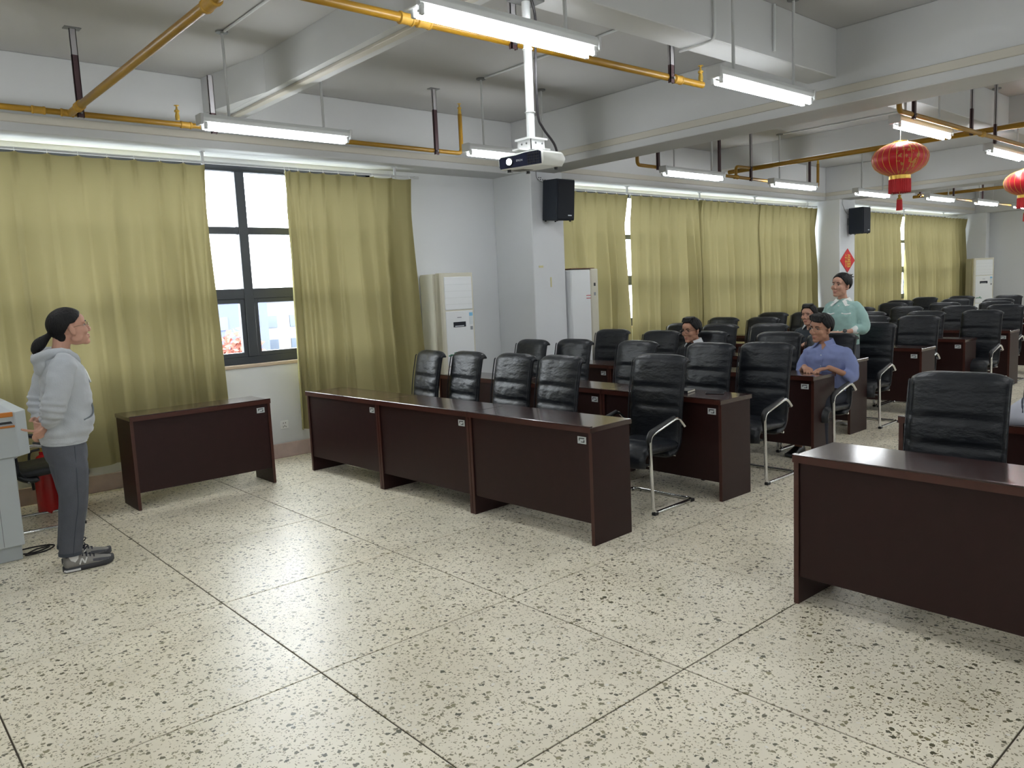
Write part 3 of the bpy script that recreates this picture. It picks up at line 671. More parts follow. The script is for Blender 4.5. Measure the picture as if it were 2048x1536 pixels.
# ------------------------------------------------------------------ air conditioners
def air_con(label, loc, rz, W=0.48, D=0.40, H=1.84, stickers=True):
    t = thing('air_conditioner', label, 'air conditioner', loc, rz, 'standing air conditioners')
    # local: front faces -y
    MB().box(-W/2, W/2, 0.14, D, 0, H-0.005).build('rear_casing', 'ac_beige', t, bevel=0.01)
    MB().box(-W/2+0.006, W/2-0.006, 0.09, 0.14, 0.0, H-0.008).build('side_band', 'ac_band', t, bevel=0.006)
    MB().prism([(-W/2, 0.09), (-W/2, 0.02), (-W/2+0.02, 0), (W/2-0.02, 0), (W/2, 0.02), (W/2, 0.09)], 0, H, 'xy').build('front_frame', 'ac_beige', t, bevel=0.004)
    up = MB().box(-W/2+0.05, W/2-0.035, -0.008, 0.01, H-0.42, H-0.045).build('outlet_panel', 'ac_white', t, bevel=0.006)
    for k in range(4): MB().box(-W/2+0.055, W/2-0.04, -0.0105, -0.006, H-0.36+k*0.075, H-0.355+k*0.075).build('louver_line', 'lamp_white', up)
    MB().box(-W/2+0.05, W/2-0.035, -0.008, 0.01, 0.78, H-0.435).build('control_panel', 'ac_white', t, bevel=0.005)
    MB().box(-W/2+0.05, W/2-0.035, -0.006, 0.01, 0.06, 0.765).build('lower_panel', 'ac_white', t, bevel=0.005)
    ds = MB().box(-0.09, 0.09, -0.012, 0.0, H-0.62, H-0.56).build('display', 'ac_dark', t, bevel=0.003)
    MB().box(-0.07, 0.06, -0.0125, -0.012, H-0.612, H-0.603).build('display_strip', 'label_white', ds)
    MB().box(-0.03, 0.03, -0.0095, -0.007, H-0.515, H-0.505).build('logo', 'sticker_grey', t)
    s = MB(); x0 = W/2-0.095
    MB().box(x0, x0+0.05, -0.0095, -0.007, H-0.50, H-0.46).build('energy_label', 'sticker_blue', t)
    MB().box(x0, x0+0.05, -0.0093, -0.007, H-0.60, H-0.505).build('rating_label', 'label_white', t)
    MB().box(x0+0.01, x0+0.045, -0.0095, -0.007, H-0.66, H-0.62).build('code_label', 'sticker_grey', t)
    if stickers:
        sk = MB()
        for k, (dx, dz, r) in enumerate(((0, 0, 0.018), (0.025, 0.006, 0.022), (0.055, 0.004, 0.02), (0.08, 0.012, 0.02), (0.1, 0.002, 0.022), (0.095, 0.032, 0.012), (0.075, 0.028, 0.012), (0.125, -0.004, 0.012))):
            sk.ell((-W/2+0.075+dx, -0.0085, 0.90+dz), (r, 0.0012, r*0.5), None, 10, 6)
        sk.build('palm_print', 'sticker_green', t)
    MB().box(-W/2+0.01, W/2-0.01, 0.02, D-0.01, -0.0, 0.04).build('plinth', 'ac_band', t)
air_con('white and beige standing air conditioner with green print, left of the near pillar', (5.49, 7.12, 0), 0)
air_con('corner air conditioner standing beside the farthest curtain', (21.35, 6.66, 0), math.radians(-47), H=1.87)
# third unit faces down the hall, its side towards the camera
t = thing('air_conditioner', 'tall white cabinet air conditioner seen from the side behind the near pillar', 'air conditioner', (7.27, 7.0, 0), 0, 'standing air conditioners')
MB().box(-0.24, 0.12, -0.2, 0.2, 0, 1.83).build('casing', 'ac_white', t, bevel=0.012)
MB().box(0.12, 0.26, -0.205, 0.205, 0, 1.84).build('front_frame', 'ac_beige', t, bevel=0.012)
MB().box(-0.22, 0.2, -0.19, 0.19, 1.84, 1.85).build('top_board', 'brown_door', t)
for z in (1.50, 1.465): MB().box(0.03, 0.11, -0.203, -0.2, z, z+0.008).build('warning_strip', 'red_ext', t)
MB().box(0.17, 0.2, -0.209, -0.205, 1.62, 1.66).build('side_latch', 'label_dark', t); MB().box(0.17, 0.2, -0.209, -0.205, 1.5, 1.54).build('side_latch', 'sticker_grey', t)

# ------------------------------------------------------------------ red diamond with the good-fortune character
t = thing('fortune_poster', 'red paper diamond with a gold character on the far pillar', 'wall decoration', (14.57, 6.855, 1.88))
R_ = 0.225
MB().loft([[(0, 0, -R_), (0.30, 0, 0), (0, 0, R_), (-0.30, 0, 0)], [(0, -0.004, -R_), (0.30, -0.004, 0), (0, -0.004, R_), (-0.30, -0.004, 0)]]).build('paper', 'red_paper', t)
strokes = [((-.30, .42), (-.22, .34)), ((-.42, .22), (-.12, .22)), ((-.14, .22), (-.42, -.12)), ((-.27, .1), (-.27, -.5)), ((-.24, .0), (-.12, -.1)),
           ((0, .40), (.45, .40)), ((.05, .26), (.40, .26)), ((.05, .26), (.05, .06)), ((.40, .26), (.40, .06)), ((.05, .08), (.40, .08)),
           ((0, -.04), (.45, -.04)), ((0, -.04), (0, -.48)), ((.45, -.04), (.45, -.48)), ((0, -.26), (.45, -.26)), ((.225, -.04), (.225, -.48)), ((0, -.46), (.45, -.46))]
ch = MB()
for (a, b), (c, d) in strokes:
    p, q = V3((a-0.02, b))*0.26, V3((c-0.02, d))*0.24
    dx, dz = (q-p).normalized()*0.5; nx, nz = -dz, dx; k = 0.022
    ch.loft([[(p.x+nx*k, yy, p.y+nz*k), (q.x+nx*k, yy, q.y+nz*k), (q.x-nx*k, yy, q.y-nz*k), (p.x-nx*k, yy, p.y-nz*k)] for yy in (-0.004, -0.006)])
ch.build('gold_character', 'gold_paint', t)

# ------------------------------------------------------------------ lanterns
def lantern(loc, label, zhang):
    t = thing('red_lantern', label, 'lantern', loc, 0, 'red palace lanterns'); t.scale = (0.78, 0.78, 0.78)
    a, b, n = 0.30, 0.185, 48
    prof = [(-1, 0.36), (-0.9, 0.50), (-0.75, 0.70), (-0.5, 0.885), (-0.25, 0.97), (0, 1.0), (0.25, 0.975), (0.5, 0.89), (0.72, 0.72), (0.88, 0.51), (0.98, 0.30), (1.0, 0.22)]
    rings = []
    for z, r in prof:
        rings.append([V3((a*r*(1-(0.018 if j % 2 else 0.0))*math.cos(2*PI*j/n), a*r*(1-(0.018 if j % 2 else 0))*math.sin(2*PI*j/n), b*z)) for j in range(n)])
    body = MB().loft(rings).build('shade', 'lantern_red', t, smooth=2)
    rm = MB().tube([(a*r*1.003, 0, b*z) for z, r in prof], 0.0028, 5).mesh('rib', 'gold_paint')
    for j in range(24): link('rib', rm, body, None, (0, 0, 2*PI*j/24))
    MB().lathe([(0.075, b*0.96), (0.08, b*1.0), (0.075, b*1.07), (0.0, b*1.08)], 20).build('top_cap', 'gold', t, smooth=True)
    MB().lathe([(0.11, -b*1.0), (0.115, -b*1.02), (0.115, -b*1.25), (0.105, -b*1.26)], 24).build('collar', 'gold', t, smooth=True)
    fr = MB()
    for k in range(64):
        an = 2*PI*k/64; r = 0.108+0.004*(k % 2); dz = random.uniform(-0.006, 0.006)
        fr.tube([(r*math.cos(an), r*math.sin(an), -b*1.24), (r*1.02*math.cos(an), r*1.02*math.sin(an), -b*1.24-0.15+dz)], 0.0058, 5)
    tag(fr.build('fringe', 'fringe_red', t), kind='stuff')
    MB().tube([(0, 0, -b*1.25), (0, 0, -0.42)], 0.004, 6).build('tassel_cord', 'gold_paint', t)
    MB().lathe([(0.004, -0.40), (0.02, -0.412), (0.012, -0.43), (0.026, -0.445), (0.03, -0.46)], 12).build('tassel_knot', 'gold', t, smooth=True)
    tg = MB()
    for k in range(22):
        an = 2*PI*k/22; r = 0.024
        tg.tube([(r*math.cos(an), r*math.sin(an), -0.455), (r*1.25*math.cos(an), r*1.25*math.sin(an), -0.58)], 0.0048, 5)
    tag(tg.build('tassel', 'fringe_red', t), kind='stuff')
    MB().tube([(0, 0, b*1.05), (0, 0, (zhang-loc[2])/0.78)], 0.0018, 5).build('hanging_wire', 'lamp_white', t)
lantern((7.38, 3.0, 2.625), 'nearer red lantern with gold ribs and tassel, hanging below a ceiling light', 2.95)
lantern((10.75, 2.93, 2.60), 'farther red lantern cut by the right frame edge', 2.95)

# ------------------------------------------------------------------ wall socket, extinguishers
t = thing('wall_socket', 'white double wall socket below the open window', 'socket', (3.46, YW, 0.34))
MB().box(-0.043, 0.043, -0.010, 0, -0.043, 0.043).build('plate', 'white_plastic', t, bevel=0.003)
for x, z in ((-0.012, 0.018), (0.012, 0.018), (0, -0.014), (-0.014, -0.022), (0.014, -0.022)): MB().box(x-0.003, x+0.003, -0.0108, -0.0095, z-0.006, z+0.006).build('slot', 'label_dark', t)
def extinguisher(loc, label):
    t = thing('fire_extinguisher', label, 'fire extinguisher', loc, 0, 'fire extinguishers')
    MB().lathe([(0.07, 0), (0.078, 0.01), (0.08, 0.03), (0.08, 0.38), (0.07, 0.43), (0.045, 0.465), (0.028, 0.475), (0.028, 0.5)], 20).build('cylinder', 'red_ext', t, smooth=True)
    MB().lathe([(0.02, 0.495), (0.022, 0.51), (0.022, 0.54), (0.0, 0.545)], 12).build('valve', 'gold', t, smooth=True)
    MB().box(-0.012, 0.10, -0.01, 0.01, 0.545, 0.557).box(-0.012, 0.09, -0.008, 0.008, 0.522, 0.53).build('lever', 'black_plastic', t, bevel=0.002)
    MB().tube(bez([(-0.02, 0, 0.52), (-0.09, 0.0, 0.50), (-0.10, 0.0, 0.38), (-0.092, 0, 0.2)], 6), 0.010, 8).build('hose', 'black_plastic', t, smooth=True)
    MB().loft([[V3((0.0812*math.cos(a_), 0.0812*math.sin(a_), z)) for a_ in [(0.3+1.2*k/8) for k in range(9)]] for z in (0.14, 0.30)], cap=False).build('instruction_label', 'label_white', t)
extinguisher((1.21, 7.13, 0), 'left red fire extinguisher behind the lecturer')
extinguisher((1.40, 7.15, 0), 'right red fire extinguisher mostly hidden behind the lecturer')

# ------------------------------------------------------------------ desks
DL = 1.168
def make_desk():
    t = thing('conference_desk', 'x', 'desk', (0, 0, 0), 0, 'dark wood conference desks')
    tp = MB().box(-0.014, 0.40, 0.001, DL-0.001, 0.722, 0.755).build('desktop', 'wood_top', t, bevel=0.003)
    MB().box(-0.016, 0.012, 0.001, DL-0.001, 0.755, 0.764).build('front_lip', 'wood_top', tp, bevel=0.003)
    MB().box(-0.016, -0.0135, 0.003, DL-0.003, 0.722, 0.757).build('edge_band', 'wood_edge', tp)
    for y in (0.003, DL-0.028):
        s = MB().box(0.0, 0.375, y, y+0.025, 0, 0.722).build('side_panel', 'wood', t, bevel=0.002)
        MB().box(-0.0018, 0.0002, y, y+0.025, 0.002, 0.72).build('edge_band', 'wood_edge', s)
    MB().box(0.008, 0.026, 0.028, DL-0.028, 0.14, 0.722).build('front_panel', 'wood', t, bevel=0.002)
    lb = MB().box(0.0055, 0.0082, 0.055, 0.125, 0.645, 0.69).build('asset_label', 'label_white', t)
    k = MB()
    for y0, y1, z0, z1 in ((0.068, 0.113, 0.676, 0.682), (0.107, 0.113, 0.664, 0.68), (0.068, 0.075, 0.656, 0.67), (0.068, 0.095, 0.654, 0.659)): k.box(0.0045, 0.0056, y0, y1, z0, z1)
    k.build('print', 'label_dark', lb)
    return t
desk0 = make_desk(); dused = [False]
def desk(x, y, rz, lab):
    if not dused[0]:
        dused[0] = True; desk0.location = (x, y, 0); desk0.rotation_euler = (0, 0, rz); desk0['label'] = lab; return desk0
    return dup(desk0, (x, y, 0), rz, lab)
ORD = ['front', 'second', 'third', 'fourth', 'fifth', 'sixth', 'seventh', 'eighth', 'ninth', 'tenth']
ROWS = [(3.46, 3.215, 2.15), (4.80, 3.175, -0.6), (6.33, 3.26, 0), (7.69, 3.575, 0), (9.18, 3.46, 0), (10.52, 3.46, 0), (12.08, 3.42, 0), (13.45, 3.5, 0), (14.9, 3.5, 0), (16.4, 3.5, 0)]
WHICH = ['at the aisle end', 'in the middle', 'at the window end']
for i, (x, y, a) in enumerate(ROWS):
    ar = math.radians(a)
    for k in range(3):
        desk(x-math.sin(ar)*k*DL, y+math.cos(ar)*k*DL, ar, 'dark wood desk %s of the %s row' % (WHICH[k], ORD[i]))
desk(3.46, 1.90-DL, math.radians(-1.0), 'large-looking dark desk at the right foreground')
desk(4.78, 1.93-DL, 0, 'dark desk behind the right foreground chair, carrying a grey jacket')
desk(2.885, 6.535, math.radians(90), 'single dark desk standing alone in front of the open window')

# ------------------------------------------------------------------ chairs
def cushion(path, wfun, tf, tb, seams, ny=14, n_side=3):
    """padded shell following an (x,z) path; tf/tb front/back thickness; seams = path fractions of stitched grooves"""
    P = [V3((p[0], 0, p[1])) for p in path]; m = len(P); rings = []
    Ls = [0.0]
    for i in range(1, m): Ls.append(Ls[-1]+(P[i]-P[i-1]).length)
    for i in range(m):
        tg = (P[min(i+1, m-1)]-P[max(i-1, 0)]).normalized(); nr = V3((-tg.z, 0, tg.x))
        u = Ls[i]/Ls[-1]; wd = wfun(u)
        g = 1.0
        for s in seams: g -= 0.62*math.exp(-((u-s)/0.016)**2)
        e = min(1.0, min(u, 1-u)/0.03+0.35)
        ring = []
        for j in range(ny+1):
            c = -1+2*j/ny; k = (1-abs(c)**5)
            ring.append(P[i]+V3((0, c*wd/2, 0))+nr*(tf*e*(0.25+0.75*k*g)))
        for j in range(ny, -1, -1):
            c = -1+2*j/ny; k = (1-abs(c)**6)
            ring.append(P[i]+V3((0, c*wd/2*0.985, 0))-nr*(tb*e*(0.35+0.65*k)))
        rings.append(ring)
    return MB().loft(rings)
def make_chair():
    t = thing('conference_chair', 'x', 'chair', (0, 0, 0), 0, 'black leather cantilever chairs')
    # faces -x ; base from x=-0.255 to 0.255
    spath = bez([(-0.262, 0, 0.335), (-0.272, 0, 0.385), (-0.25, 0, 0.425), (-0.19, 0, 0.445), (-0.05, 0, 0.44), (0.08, 0, 0.43), (0.16, 0, 0.435)], 7)
    seat = cushion([(p.x, p.z) for p in spath], lambda u: 0.47, 0.045, 0.045, (0.5,)).build('seat', 'leather', t, smooth=2)
    bpath = bez([(0.03, 0, 0.375), (0.11, 0, 0.385), (0.165, 0, 0.43), (0.185, 0, 0.50), (0.19, 0, 0.62), (0.205, 0, 0.76), (0.23, 0, 0.90), (0.252, 0, 1.00), (0.262, 0, 1.03), (0.285, 0, 1.042), (0.305, 0, 1.03)], 8)
    bp = [(p.x, p.z) for p in bpath]
    back = cushion(bp, lambda u: 0.475 if u > 0.3 else 0.465, 0.045, 0.028, (0.53, 0.70), ny=16)
    # small gathered wrinkles on the middle cushions
    for idx, p in enumerate(back.v):
        if 0.5 < p.z < 0.86: back.v[idx] = p + V3((-1, 0, 0.1))*0.004*noise.noise(V3((p.y*22, p.z*9, 1.3)))
    bo = back.build('backrest', 'leather', t, smooth=2)
    for s in (-1, 1):
        e = [(p.x-0.028, s*0.238, p.z+0.006) for p in bpath[12:-14]]
        MB().tube(e, 0.0055, 6).build('piping', 'leather', bo, smooth=True)
    # chrome sled frame
    r = 0.0135; hw = 0.272
    def side(s):
        return [(0.255, s*hw, r), (-0.235, s*hw, r), (-0.258, s*hw, 0.57), (0.085, s*hw, 0.655), (0.165, s*hw, 0.58)]
    path = [V3(p) for p in fillet(side(-1)[::-1]+side(1), 0.055, 6)]
    # sharpen joint at rear bar : path runs arm -> floor -> rear bar -> floor -> arm
    fr = MB().tube(path, r, 10)
    for s in (-1, 1): fr.tube([(0.165, s*hw, 0.58), (0.185, s*0.22, 0.57)], r*0.8, 8)
    fr.tube([(-0.246, -hw, 0.36), (-0.246, hw, 0.36)], r*0.8, 8); fr.tube([(0.10, -0.24, 0.37), (0.10, 0.24, 0.37)], r*0.7, 8)
    fr.build('frame', 'chrome', t, smooth=True)
    for s in (-1, 1):
        ap = fillet([(-0.247, s*hw, 0.44), (-0.259, s*hw, 0.575), (0.05, s*hw, 0.652)], 0.05, 6)
        MB().tube([p+V3((0, -s*0.008, 0.006)) for p in ap], [0.012]+[0.021]*(len(ap)-2)+[0.014], 10, squash=1.0).build('arm_pad', 'black_plastic', t, smooth=True)
        for x in (-0.215, 0.235): MB().box(x-0.022, x+0.022, s*hw-0.016, s*hw+0.016, 0, 0.022).build('foot', 'black_plastic', t, bevel=0.003)
    return t
chair0 = make_chair(); cused = [False]
def chair(xb, y, lab, rz=0.0, group='black leather cantilever chairs'):
    """xb = x of the backrest top"""
    x = xb-0.285
    if not cused[0]:
        cused[0] = True; chair0.location = (x, y, 0); chair0.rotation_euler = (0, 0, rz); chair0['label'] = lab; return chair0
    return dup(chair0, (x, y, 0), rz, lab, group)
D_ = math.radians
CH = [
 # front row, aisle end first
 [(4.72, 3.63, 2), (4.37, 4.36, -3), (4.35, 4.88, -2), (4.34, 5.52, -5), (4.28, 6.03, -8)],
 [(5.93, 3.46, 1), (5.77, 3.92, -2), (5.80, 4.75, -2), (5.81, 5.58, 0), (5.64, 6.05, -3)],
 [(7.05, 3.45, 0), (7.13, 4.02, 2), (7.13, 4.86, 0), (7.12, 5.46, 3), (7.24, 6.28, 6)],
 [(8.66, 3.76, 2), (8.42, 4.89, 0), (8.34, 5.50, 2), (8.45, 6.15, 0)],
 [(10.0, 3.80, 2), (10.02, 4.40, 0), (9.84, 5.0, 0), (9.54, 5.78, 0), (9.70, 6.42, 0)],
 [(11.30, 3.52, 0), (11.0, 4.15, 0), (11.1, 4.92, 0), (10.9, 5.85, 0), (10.84, 6.40, 0)],
 [(12.90, 3.72, 0), (12.50, 4.27, 0), (12.64, 5.02, 0), (12.6, 5.75, 0), (12.6, 6.35, 0)],
 [(14.24, 4.24, 0), (14.0, 4.95, 0), (14.26, 5.87, 0)],
 [(15.55, 4.60, 0), (15.75, 5.36, 0), (15.25, 6.26, 0)],
 [(17.3, 4.95, 0), (17.35, 5.80, 0), (17.1, 6.4, 0)],
]
PLACE = ['nearest the aisle', 'second from the aisle', 'third from the aisle', 'fourth from the aisle', 'fifth from the aisle, by the window']
for i, row in enumerate(CH):
    for k, (xb, y, a) in enumerate(row):
        extra = ''
        xb = max(xb, ROWS[i][0]-math.tan(math.radians(ROWS[i][2]))*(y-ROWS[i][1])+0.62)
        if i == 0 and k == 0: extra = ', pulled out beside the desk end'
        if i == 2 and k == 0: extra = ', under the man in blue'
        if i == 2 and k == 2: extra = ', under the man in black'
        chair(xb, y, 'black leather chair of the %s row, %s%s' % (ORD[i], PLACE[k], extra), D_(a))
chair(4.45, 1.46, 'large-looking black leather chair behind the right foreground desk', D_(4))
chair(5.85, 1.30, 'black leather chair behind the desk carrying the grey jacket', D_(0))
c = dup(chair0, (1.12, 6.80, 0), D_(180-4), 'black chrome-framed chair behind the lectern and lecturer', 'black leather cantilever chairs')

# ------------------------------------------------------------------ things on desks
t = thing('notebook', 'closed black notebook on the aisle desk of the second row', 'notebook', (5.03, 3.72, 0.755), D_(12))
MB().box(-0.075, 0.075, -0.105, 0.105, 0.003, 0.019).build('pages', 'paper', t)
MB().box(-0.08, 0.08, -0.11, 0.11, 0, 0.003).box(-0.08, 0.08, -0.11, 0.11, 0.019, 0.022).box(-0.08, -0.077, -0.11, 0.11, 0, 0.022).build('cover', 'notebook', t, bevel=0.001)
t = thing('smartphone', 'dark phone lying right of the black notebook', 'phone', (5.08, 3.42, 0.755), D_(30))
MB().box(-0.035, 0.035, -0.07, 0.07, 0, 0.009).build('body', 'notebook', t, bevel=0.003); MB().box(-0.032, 0.032, -0.066, 0.066, 0.009, 0.0096).build('screen', 'ac_dark', t)
t = thing('name_card', 'small blank cream card lying on the second row desk', 'card', (5.02, 4.98, 0.755), D_(5))
MB().box(-0.06, 0.06, -0.10, 0.10, 0, 0.002).build('card_sheet', 'paper', t)
# grey jacket heaped on the right-hand desk
def heap():
    def fn(u, v):
        x = -0.16+0.32*u; y = -0.30+0.60*v
        h = 0.10*max(0, 1-(2*u-1)**4)*max(0, 1-(2*v-1)**4)
        h *= 1+0.35*math.sin(9*v+3*u)+0.25*noise.noise(V3((x*9, y*9, 2)))
        return (x+0.015*math.sin(12*v), y, 0.004+max(0.0, h))
    t = thing('grey_jacket', 'crumpled grey jacket with dark stripes at the right frame edge', 'jacket', (4.98, 1.16, 0.755))
    b = MB().grid(fn, 18, 28)
    me = b.mesh('cloth', 'garment_grey', smooth=2); o = link('cloth', me, t)
    s = o.modifiers.new('thickness', 'SOLIDIFY'); s.thickness = 0.006; s.offset = 1
    for v0 in (0.66, 0.74, 0.86):
        st = MB().tube([V3(fn(0.08+0.84*k/14, v0+0.03*math.sin(k*0.4)))+V3((0, 0, 0.004)) for k in range(15)], 0.006, 6).build('stripe', 'garment_dark', t, smooth=True)
    MB().box(0.0, 0.12, 0.26, 0.36, 0, 0.06).build('folded_shirt', 'shirt_white', t, bevel=0.015, bseg=3)
heap()

# ------------------------------------------------------------------ lectern
def lectern():
    t = thing('lectern', 'grey steel lectern with orange trim at the left frame edge', 'lectern', (0.42, 5.87, 0))
    # local x: -0.42..0.5 , y: 0..0.55 (towards the window)
    MB().box(-0.40, 0.40, 0.03, 0.52, 0, 0.10).build('plinth', 'lectern_grey2', t, bevel=0.004)
    MB().box(-0.42, 0.415, 0.0, 0.55, 0.10, 0.70).build('cabinet', 'lectern_grey', t, bevel=0.006)
    MB().box(0.2985, 0.3015, -0.0015, 0.001, 0.11, 0.695).build('door_gap', 'sticker_grey', t)
    for x in (0.215, 0.255): MB().box(x-0.004, x+0.004, -0.002, 0.002, 0.20, 0.275).build('vent_slot', 'label_dark', t)
    MB().prism([(-0.45, -0.02), (0.44, -0.02), (0.515, 0.06), (0.515, 0.50), (0.44, 0.58), (-0.45, 0.58)], 0.69, 0.985, 'xy').build('upper_case', 'lectern_grey', t, bevel=0.005)
    # sloped top
    MB().loft([[(-0.45, -0.02, 0.98), (0.44, -0.02, 0.98), (0.515, 0.06, 0.98), (0.515, 0.50, 0.98), (0.44, 0.58, 0.98), (-0.45, 0.58, 0.98)],
               [(-0.45, 0.05, 1.05), (0.36, 0.05, 1.05), (0.42, 0.12, 1.05), (0.42, 0.44, 1.05), (0.36, 0.51, 1.05), (-0.45, 0.51, 1.05)]]).build('top_cover', 'lectern_grey', t, bevel=0.004)
    ip = MB().loft([[(-0.4, -0.026, 0.91), (0.425, -0.026, 0.91), (0.36, 0.03, 1.045), (-0.4, 0.03, 1.045)], [(-0.4, -0.005, 0.905), (0.425, -0.005, 0.905), (0.36, 0.05, 1.04), (-0.4, 0.05, 1.04)]]).build('control_recess', 'screen_dark', t)
    MB().box(-0.40, 0.43, -0.032, -0.018, 0.955, 0.985).build('orange_trim', 'orange', t, bevel=0.003)
    MB().box(-0.40, 0.435, -0.0285, -0.018, 0.885, 0.898).build('orange_line', 'orange', t, bevel=0.002)
lectern()
tag(MB().tube([V3((p[0], p[1], 0.006)) for p in bez([(0.75, 6.1, 0), (0.93, 6.12, 0), (1.03, 6.06, 0), (0.96, 5.96, 0), (0.84, 5.95, 0), (0.92, 6.05, 0), (1.0, 6.05, 0), (0.9, 5.98, 0), (0.78, 6.02, 0)], 8)], 0.005, 7).build('floor_cable', 'cable', None, smooth=True), 'coiled black cable on the floor beside the lectern base', 'cable')

# ------------------------------------------------------------------ people
def bake(mb, name, mats, parent, voxel=0.008, it=4, disp=None, fac=0.5):
    me = mb.mesh(name, mats); o = link(name, me, parent)
    r = o.modifiers.new('r', 'REMESH'); r.mode = 'VOXEL'; r.voxel_size = voxel; r.use_smooth_shade = True
    if it: s = o.modifiers.new('s', 'SMOOTH'); s.iterations = it; s.factor = fac
    dg = bpy.context.evaluated_depsgraph_get()
    nm = bpy.data.meshes.new_from_object(o.evaluated_get(dg)); o.modifiers.clear()
    nm.materials.clear()
    for m in ([mats] if isinstance(mats, str) else mats): nm.materials.append(MATS[m])
    if disp:
        ns = [v.normal.copy() for v in nm.vertices]
        for v, nn in zip(nm.vertices, ns): v.co = v.co + nn*disp(v.co)
    nm.polygons.foreach_set('use_smooth', [True]*len(nm.polygons)); nm.polygons.foreach_set('material_index', [0]*len(nm.polygons))
    nm.update(); o.data = nm; nm.name = name
    return o
def rings(mb, lst, n=28, p=2.3):
    """stack of super-ellipse rings (cx, cy, z, rx, ry)"""
    R = []
    for cx, cy, z, rx, ry in lst:
        ring = []
        for j in range(n):
            a = 2*PI*j/n; c, s = math.cos(a), math.sin(a)
            ring.append(V3((cx+rx*math.copysign(abs(c)**(2/p), c), cy+ry*math.copysign(abs(s)**(2/p), s), z)))
        R.append(ring)
    return mb.loft(R)
def head_mb(Hm, sharp=1.0):
    b = MB(); L = MB()
    L.ell((-0.014, 0, 0.034), (0.096, 0.0765, 0.084))           # cranium
    L.ell((0.022, 0, -0.028), (0.068, 0.064, 0.082))            # face mass
    L.ell((0.030, 0, -0.070), (0.058, 0.050, 0.040))            # jaw
    L.ell((0.066, 0, -0.098), (0.024, 0.028, 0.020))            # chin
    for s in (-1, 1):
        L.ell((0.062, s*0.037, -0.026), (0.026, 0.026, 0.026))  # cheek
        L.ell((0.073, s*0.027, 0.024), (0.016, 0.026, 0.010))   # brow
        L.ell((0.099, s*0.0105, -0.034), (0.010, 0.009, 0.008)) # nose wing
        E = Matrix.Rotation(s*0.35, 3, 'Z') @ Matrix.Rotation(-0.2, 3, 'Y')
        L.ell((-0.006, s*0.079, -0.012), (0.019, 0.007, 0.032), E)  # ear
        L.ell((0.000, s*0.074, -0.036), (0.010, 0.008, 0.012), E)
        L.ell((0.012, s*0.052, -0.062), (0.034, 0.014, 0.024))  # jaw corner
    L.tube([(0.080, 0, 0.016), (0.091, 0, -0.004), (0.104, 0, -0.026), (0.101, 0, -0.034)], [0.008, 0.0090, 0.0115, 0.010], 10, True)
    L.ell((0.083, 0, -0.066), (0.011, 0.023, 0.014)); L.ell((0.050, 0, 0.045), (0.042, 0.058, 0.040))
    b.add(L, Hm); return b
def face(parent, Hm, smile=0.0, glasses=None, brow='hair', eye=0.5):
    for s in (-1, 1):
        e = MB().ell((0, 0, 0), (0.007, 0.0125, 0.0052*eye*2), Matrix.Rotation(s*0.28, 3, 'Z'), 14, 8); e.xf(Hm @ Matrix.Translation((0.0735, s*0.031, 0.004))); e.build('eye', 'eye_white', parent, smooth=2)
        e = MB().ell((0, 0, 0), (0.004, 0.0062, 0.0055*eye*2), Matrix.Rotation(s*0.28, 3, 'Z'), 12, 8); e.xf(Hm @ Matrix.Translation((0.0785, s*0.0305, 0.004))); e.build('iris', 'eye_dark', parent, smooth=2)
        pts = [(0.0805, s*0.017, 0.0075), (0.0815, s*0.030, 0.0095), (0.0715, s*0.044, 0.0060)]
        MB().tube([Hm @ V3(p) for p in bez(pts, 4)], 0.0017, 6).build('eyelid', 'eye_dark', parent, smooth=True)
        pts = [(0.0905, s*0.013, 0.023), (0.0895, s*0.030, 0.0285), (0.075, s*0.049, 0.024)]
        bb = bez(pts, 5); MB().tube([Hm @ V3(p) for p in bb], [0.002]+[0.0036]*(len(bb)-2)+[0.0012], 6).build('eyebrow', brow, parent, smooth=True)
    up = [(0.078, -0.025, -0.064+0.010*smile), (0.0895, -0.011, -0.0625), (0.0925, 0, -0.064), (0.0895, 0.011, -0.0625), (0.078, 0.025, -0.064+0.010*smile)]
    lo = [(0.078, -0.023, -0.0655+0.009*smile), (0.0885, -0.010, -0.072-0.004*smile), (0.0910, 0, -0.0735-0.005*smile), (0.0885, 0.010, -0.072-0.004*smile), (0.078, 0.023, -0.0655+0.009*smile)]
    for q in (up, lo):
        bb = bez(q, 4); MB().tube([Hm @ V3(p) for p in bb], [0.0015]+[0.0036]*(len(bb)-2)+[0.0015], 8).build('lip', 'lip', parent, smooth=True)
    if smile > 0.4:
        MB().ell((0, 0, 0), (0.004, 0.015, 0.0042), None, 12, 6).xf(Hm @ Matrix.Translation((0.0885, 0, -0.0675))).build('teeth', 'teeth', parent, smooth=2)
def spectacles(root, Hm, m, hh=0.0145):
    g = thing('glasses', None, None); g.parent = root
    for s in (-1, 1):
        loop = []
        for k in range(16):
            a = 2*PI*k/16; c, sn = math.cos(a), math.sin(a)
            y = 0.031+0.0225*math.copysign(abs(c)**0.6, c); z = 0.002+hh*math.copysign(abs(sn)**0.6, sn)
            loop.append(Hm @ V3((0.1035-0.45*max(0, y-0.02)**1.0*0.6, s*y, z)))
        MB().tube(loop, 0.0015, 6, closed=True).build('rim', m, g, smooth=True)
        MB().tube([Hm @ V3(p) for p in ((0.0945, s*0.0535, 0.006), (0.088, s*0.068, 0.007), (0.02, s*0.078, 0.008), (-0.012, s*0.0815, 0.004))], 0.0015, 6).build('temple', m, g, smooth=True)
    MB().tube([Hm @ V3(p) for p in ((0.1035, -0.009, 0.006), (0.106, 0, 0.008), (0.1035, 0.009, 0.006))], 0.0014, 6).build('bridge', m, g, smooth=True)
